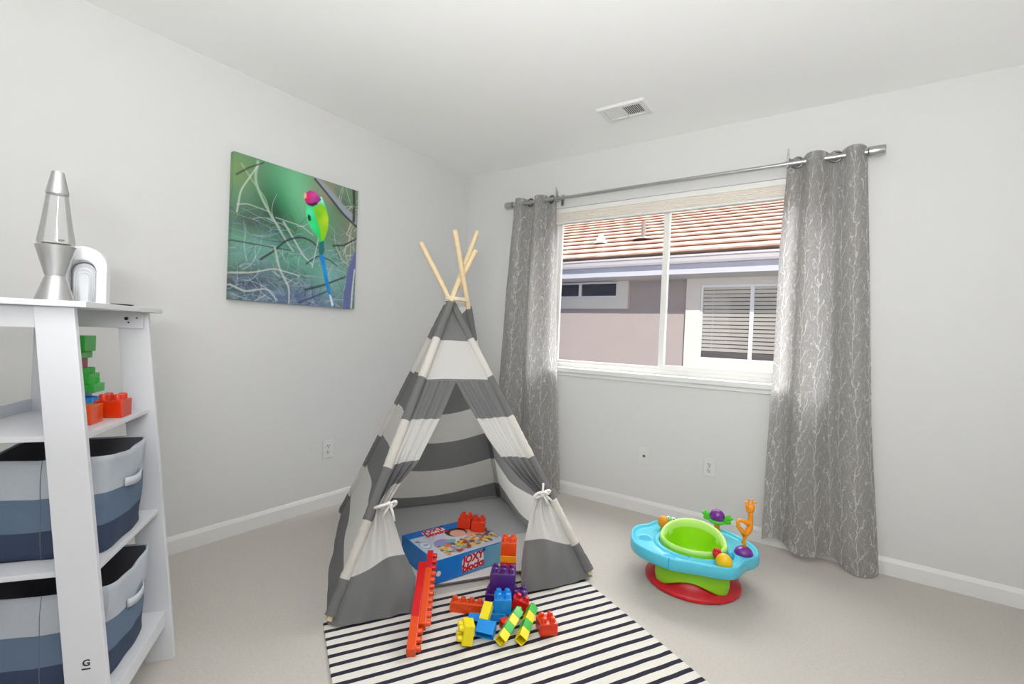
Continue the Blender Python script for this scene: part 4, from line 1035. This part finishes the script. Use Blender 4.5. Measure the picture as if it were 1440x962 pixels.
# giraffe on purple dome
gd = obj('giraffe_toy', lathe([(0, .176), (.040, .176), (.0405, .182), (.034, .196), (.02, .206), (0, .209)], 32, c=S3(2.300, -.670, 0)), P_p, seat, smooth=True)
g0 = S3(2.300, -.670, .205); gr = V(.82, .57, 0)
def gp(x, z): return g0+gr*x+V(0, 0, z)
bm = bmesh.new(); pts = [gp(.004*math.sin(k*2.1), .012*k) for k in range(6)]; tube(pts, [.009, .007, .010, .007, .010, .008], 12, bm)
obj('twisted_post', bm, P_o, gd, smooth=True)
bm = bmesh.new()
tube([gp(.0, .058), gp(-.012, .075), gp(-.030, .095), gp(-.034, .115), gp(-.026, .124), gp(-.008, .120), gp(.010, .112), gp(.018, .106)], [.011, .011, .009, .008, .008, .009, .011, .013], 12, bm)
tube([gp(.0, .056), gp(.014, .072), gp(.022, .09), gp(.024, .115), gp(.024, .145), gp(.022, .168)], [.012, .014, .014, .012, .010, .012], 12, bm)
ellip(gp(.020, .182), (.020, .017, .024), bm=bm); ellip(gp(.016, .170), (.015, .014, .014), bm=bm)
obj('giraffe_body', bm, P_o, gd, smooth=True)
for s in (-1, 1):
    bm = bmesh.new(); tube([gp(.02+s*.007, .200), gp(.02+s*.009, .218)], [.0035, .003], 8, bm); ellip(gp(.02+s*.009, .220), (.0045, .0045, .0045), bm=bm, seg=10, rings=6); obj('horn', bm, P_o, gd, smooth=True)
    obj('ear', ellip(gp(.02+s*.021, .206), (.009, .005, .005), seg=12, rings=8), P_o, gd, smooth=True)
# yellow roller with red flower
yl = obj('roller_toy', ellip(S3(2.255, -.872, .198), (.034, .024, .036)), P_y, seat, smooth=True)
bm = bmesh.new()
for k in range(6):
    a = 2*PI*k/6; ellip(S3(2.222, -.850, .218)+V(.012*math.cos(a)*.8, 0, .014*math.sin(a)), (.011, .010, .011), bm=bm, seg=12, rings=8)
ellip(S3(2.222, -.852, .218), (.012, .012, .012), bm=bm); obj('flower', bm, P_r, yl, smooth=True)
obj('bead', ellip(S3(2.262, -.765, .188), (.016, .014, .016)), P_t2, seat, smooth=True)

# ------------------------------------------------------------------ neighbouring house
YW = 3.4
house = thing('neighbour_house', 'neighbouring stucco house with terracotta tile roof beyond the window', 'house', (.5, YW, -3.))
HO = Vector(house.location)
def hs(x0, x1, y0, y1, z0, z1, bm=None): return span(x0-HO.x, x1-HO.x, y0-HO.y, y1-HO.y, z0-HO.z, z1-HO.z, bm)
M_stucco = mat('stucco', (172, 160, 155), .95, vary=.05, vscale=30, bump=(90, .5, .01)); M_htrim = mat('house_trim', (224, 216, 204), .7, vary=.02); M_gut = mat('gutter_paint', (206, 200, 200), .5, vary=.02)
M_fascia = mat('fascia_paint', (196, 196, 206), .6)
obj('wall', hs(-6, 8, YW, YW+.2, -3, 2.2), M_stucco, house)
obj('fascia', hs(-6, 8, 2.87, 2.90, 1.955, 2.09), M_fascia, house); obj('soffit', hs(-6, 8, 2.90, YW, 1.958, 1.975), M_htrim, house)
bm = bmesh.new(); gpf = [(2.87, 2.075), (2.80, 2.075), (2.785, 2.10), (2.775, 2.14), (2.76, 2.15), (2.76, 2.175), (2.772, 2.175), (2.80, 2.10), (2.87, 2.09)]
R2 = [[bm.verts.new((x-HO.x, y-HO.y, z-HO.z)) for y, z in gpf] for x in (-6, 8)]
for i in range(len(gpf)): bm.faces.new((R2[0][i], R2[0][(i+1) % len(gpf)], R2[1][(i+1) % len(gpf)], R2[1][i]))
bm.faces.new(R2[0]); bm.faces.new(R2[1][::-1]); obj('gutter', bm, M_gut, house)
def roof_mat():
    t = NT('terracotta'); oc = t.coord(); mp = t.node('ShaderNodeMapping'); mp.inputs['Scale'].default_value = (3.3, 2.9, 1); t.link(oc, mp.inputs[0])
    vn = t.node('ShaderNodeTexWhiteNoise'); fl_ = t.node('ShaderNodeVectorMath'); fl_.operation = 'FLOOR'; t.link(mp.outputs[0], fl_.inputs[0]); t.link(fl_.outputs[0], vn.inputs['Vector'])
    c = t.mix(vn.outputs[0], lin((168, 134, 116)), lin((182, 150, 133))); c = t.mix(t.math('MULTIPLY', t.noise(6, 4, oc), .35), c, lin((178, 146, 128)))
    t.link(c, t.b.inputs['Base Color']); t.b.inputs['Roughness'].default_value = .9; t.bump(t.noise(60, 3, oc), .3, .01); return t.m
bm = bmesh.new(); pitch_ = .40; rows = 17; xsn = np.arange(-6, 8.001, .05); prev = None
for r in range(rows):
    y0 = 2.72+r*.335; z0 = 2.17+pitch_*(y0-2.72)
    def wav(x): return 0.007*abs(math.sin(PI*(x+.15*(r % 2))/.30))
    bk = [bm.verts.new((x-HO.x, y0+.09-HO.y, z0-HO.z+.012)) for x in xsn]
    lo = [bm.verts.new((x-HO.x, y0-HO.y, z0-HO.z+.034+.4*wav(x))) for x in xsn]
    up_ = [bm.verts.new((x-HO.x, y0+.012-HO.y, z0-HO.z+.052+wav(x))) for x in xsn]
    en = [bm.verts.new((x-HO.x, y0+.43-HO.y, z0+pitch_*.43-HO.z+.008+wav(x)*.4)) for x in xsn]
    for k in range(len(xsn)-1):
        for P_, Q_ in ((bk, lo), (lo, up_), (up_, en)): bm.faces.new((P_[k], P_[k+1], Q_[k+1], Q_[k]))
        if prev: bm.faces.new((prev[k], prev[k+1], bk[k+1], bk[k]))
    prev = en
obj('tile_roof', bm, roof_mat(), house)
def rz(y): return 2.17+pitch_*(y-2.72)+.04
bm = lathe([(.0, .15), (.03, .14), (.085, .03), (.11, .0), (.0, 0)], 16, c=(-.50-HO.x, 3.72-HO.y, rz(3.72)-HO.z-.02)); obj('roof_vent', bm, M_htrim, house, smooth=True, angle=40)
bm = lathe([(0, .27), (.032, .27), (.032, .04), (.08, .02), (.15, .0), (0, 0)], 16, c=(.16-HO.x, 3.75-HO.y, rz(3.75)-HO.z-.02)); obj('vent_pipe', bm, mat('vent_grey', (150, 142, 136), .6), house, smooth=True, angle=40)
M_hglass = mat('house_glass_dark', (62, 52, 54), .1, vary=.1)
M_slat = mat('blind_slat', (206, 200, 190), .6, vary=.02)
def house_window(x0, x1, z0, z1, tw, prot, gx0, gx1, gz0, gz1, xm, blinds):
    w = obj('window', (lambda b: b)(bmesh.new()), M_htrim, house)
    bm = bmesh.new(); O = [(x0, z0), (x1, z0), (x1, z1), (x0, z1)]; I = [(gx0, gz0), (gx1, gz0), (gx1, gz1), (gx0, gz1)]
    L = [[bm.verts.new((x-HO.x, y-HO.y, z-HO.z)) for x, z in P] for P, y in ((O, YW), (O, YW-prot), (I, YW-prot), (I, YW))]
    for s in range(3):
        for k in range(4): bm.faces.new((L[s][k], L[s][(k+1) % 4], L[s+1][(k+1) % 4], L[s+1][k]))
    bmesh.ops.recalc_face_normals(bm, faces=bm.faces); bm.to_mesh(w.data); bm.free()
    fr = rect_frame(gx0-HO.x, gx1-HO.x, gz0-HO.z, gz1-HO.z, YW-.03-HO.y, YW-.005-HO.y, .028); obj('sash', fr, P_w, w)
    obj('mullion', hs(xm-.022, xm+.022, YW-.032, YW-.006, gz0+.02, gz1-.02), P_w, w)
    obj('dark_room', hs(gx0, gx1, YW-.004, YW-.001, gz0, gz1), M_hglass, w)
    if blinds:
        bm = bmesh.new()
        zz = gz0+.13
        while zz < gz1-.02:
            add_box(bm, ((gx0+gx1)/2-HO.x, YW-.010-HO.y, zz-HO.z), (gx1-gx0-.05, .010, .037), None); zz += .049
        for x in (gx0+.15, gx1-.15): add_box(bm, (x-HO.x, YW-.009-HO.y, (gz0+gz1)/2+.05-HO.z), (.004, .004, gz1-gz0-.15))
        obj('blinds', bm, M_slat, w)
    obj('glass', hs(gx0+.02, gx1-.02, YW-.024, YW-.021, gz0+.02, gz1-.02), glass_mat('house_pane', .12), w)
house_window(-1.55, .13, 1.563, 1.957, .17, .07, -1.35, -.04, 1.725, 1.957, -.64, False)
house_window(.92, 2.52, .765, 1.957, .17, .055, 1.10, 2.33, .915, 1.87, 1.70, True)
gm = mat('side_yard', (128, 128, 128), .95, vary=.08, vscale=4, bump=(40, .4, .01))
struct(obj('ground', span(-8, 10, .2, 12, -3.12, -3.), gm))

# ------------------------------------------------------------------ light
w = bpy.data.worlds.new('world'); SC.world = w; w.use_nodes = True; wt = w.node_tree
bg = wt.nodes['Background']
# a blue sky with an unseen bright white region added to backlight the curtains
geo = wt.nodes.new('ShaderNodeTexCoord'); sep = wt.nodes.new('ShaderNodeSeparateXYZ'); wt.links.new(geo.outputs['Generated'], sep.inputs[0])
def ramp(sock, a, b):
    m = wt.nodes.new('ShaderNodeMapRange'); m.interpolation_type = 'SMOOTHSTEP'; m.inputs[1].default_value = a; m.inputs[2].default_value = b
    wt.links.new(sock, m.inputs[0]); return m.outputs[0]
def wmath(op, a, b):
    m = wt.nodes.new('ShaderNodeMath'); m.operation = op
    for i, v_ in enumerate((a, b)):
        if isinstance(v_, (int, float)): m.inputs[i].default_value = v_
        else: wt.links.new(v_, m.inputs[i])
    return m.outputs[0]
sky_fill = wmath('MULTIPLY', ramp(sep.outputs[2], .32, .52), ramp(sep.outputs[1], .0, .35))
mxw = wt.nodes.new('ShaderNodeMix'); mxw.data_type = 'RGBA'; wt.links.new(sky_fill, mxw.inputs[0])
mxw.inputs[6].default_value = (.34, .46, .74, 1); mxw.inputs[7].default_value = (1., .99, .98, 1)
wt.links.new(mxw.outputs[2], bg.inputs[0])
wt.links.new(wmath('ADD', wmath('MULTIPLY', sky_fill, 11.), .6), bg.inputs[1])
sun = bpy.data.lights.new('sun', 'SUN'); sun.energy = 4.3; sun.angle = math.radians(.6); sun.color = (1, .95, .88)
so = bpy.data.objects.new('sun', sun); COL.objects.link(so)
sd = V(-.55, 1., -.86).normalized(); so.rotation_euler = sd.to_track_quat('-Z', 'Y').to_euler(); so.location = (4, -6, 8)
# two unseen fill lights added behind the camera, one bounced off the ceiling
def area(name, loc, target, size, power, col=(1, 1, 1)):
    l = bpy.data.lights.new(name, 'AREA'); l.shape = 'DISK'; l.size = size; l.energy = power; l.color = col
    o = bpy.data.objects.new(name, l); COL.objects.link(o); o.location = loc
    o.rotation_euler = (Vector(target)-Vector(loc)).to_track_quat('-Z', 'Y').to_euler(); return o
area('uplight_fill', (2.6, -3.3, 1.32), (2.42, -2.75, 2.44), .5, 64, (.985, .99, 1))
area('room_fill', (3.1, -3.2, 2.05), (1.2, -.9, .7), .6, 5.5, (.98, .99, 1))

SC.view_settings.view_transform = 'Standard'; SC.view_settings.look = 'None'; SC.view_settings.exposure = 0.; SC.view_settings.gamma = 1.; SC.view_settings.use_curve_mapping = False
SC.cycles.max_bounces = 10; SC.cycles.diffuse_bounces = 6; SC.cycles.transparent_max_bounces = 16; SC.cycles.use_denoising = True
SC.cycles.sample_clamp_indirect = 6.; SC.cycles.caustics_reflective = False; SC.cycles.caustics_refractive = False
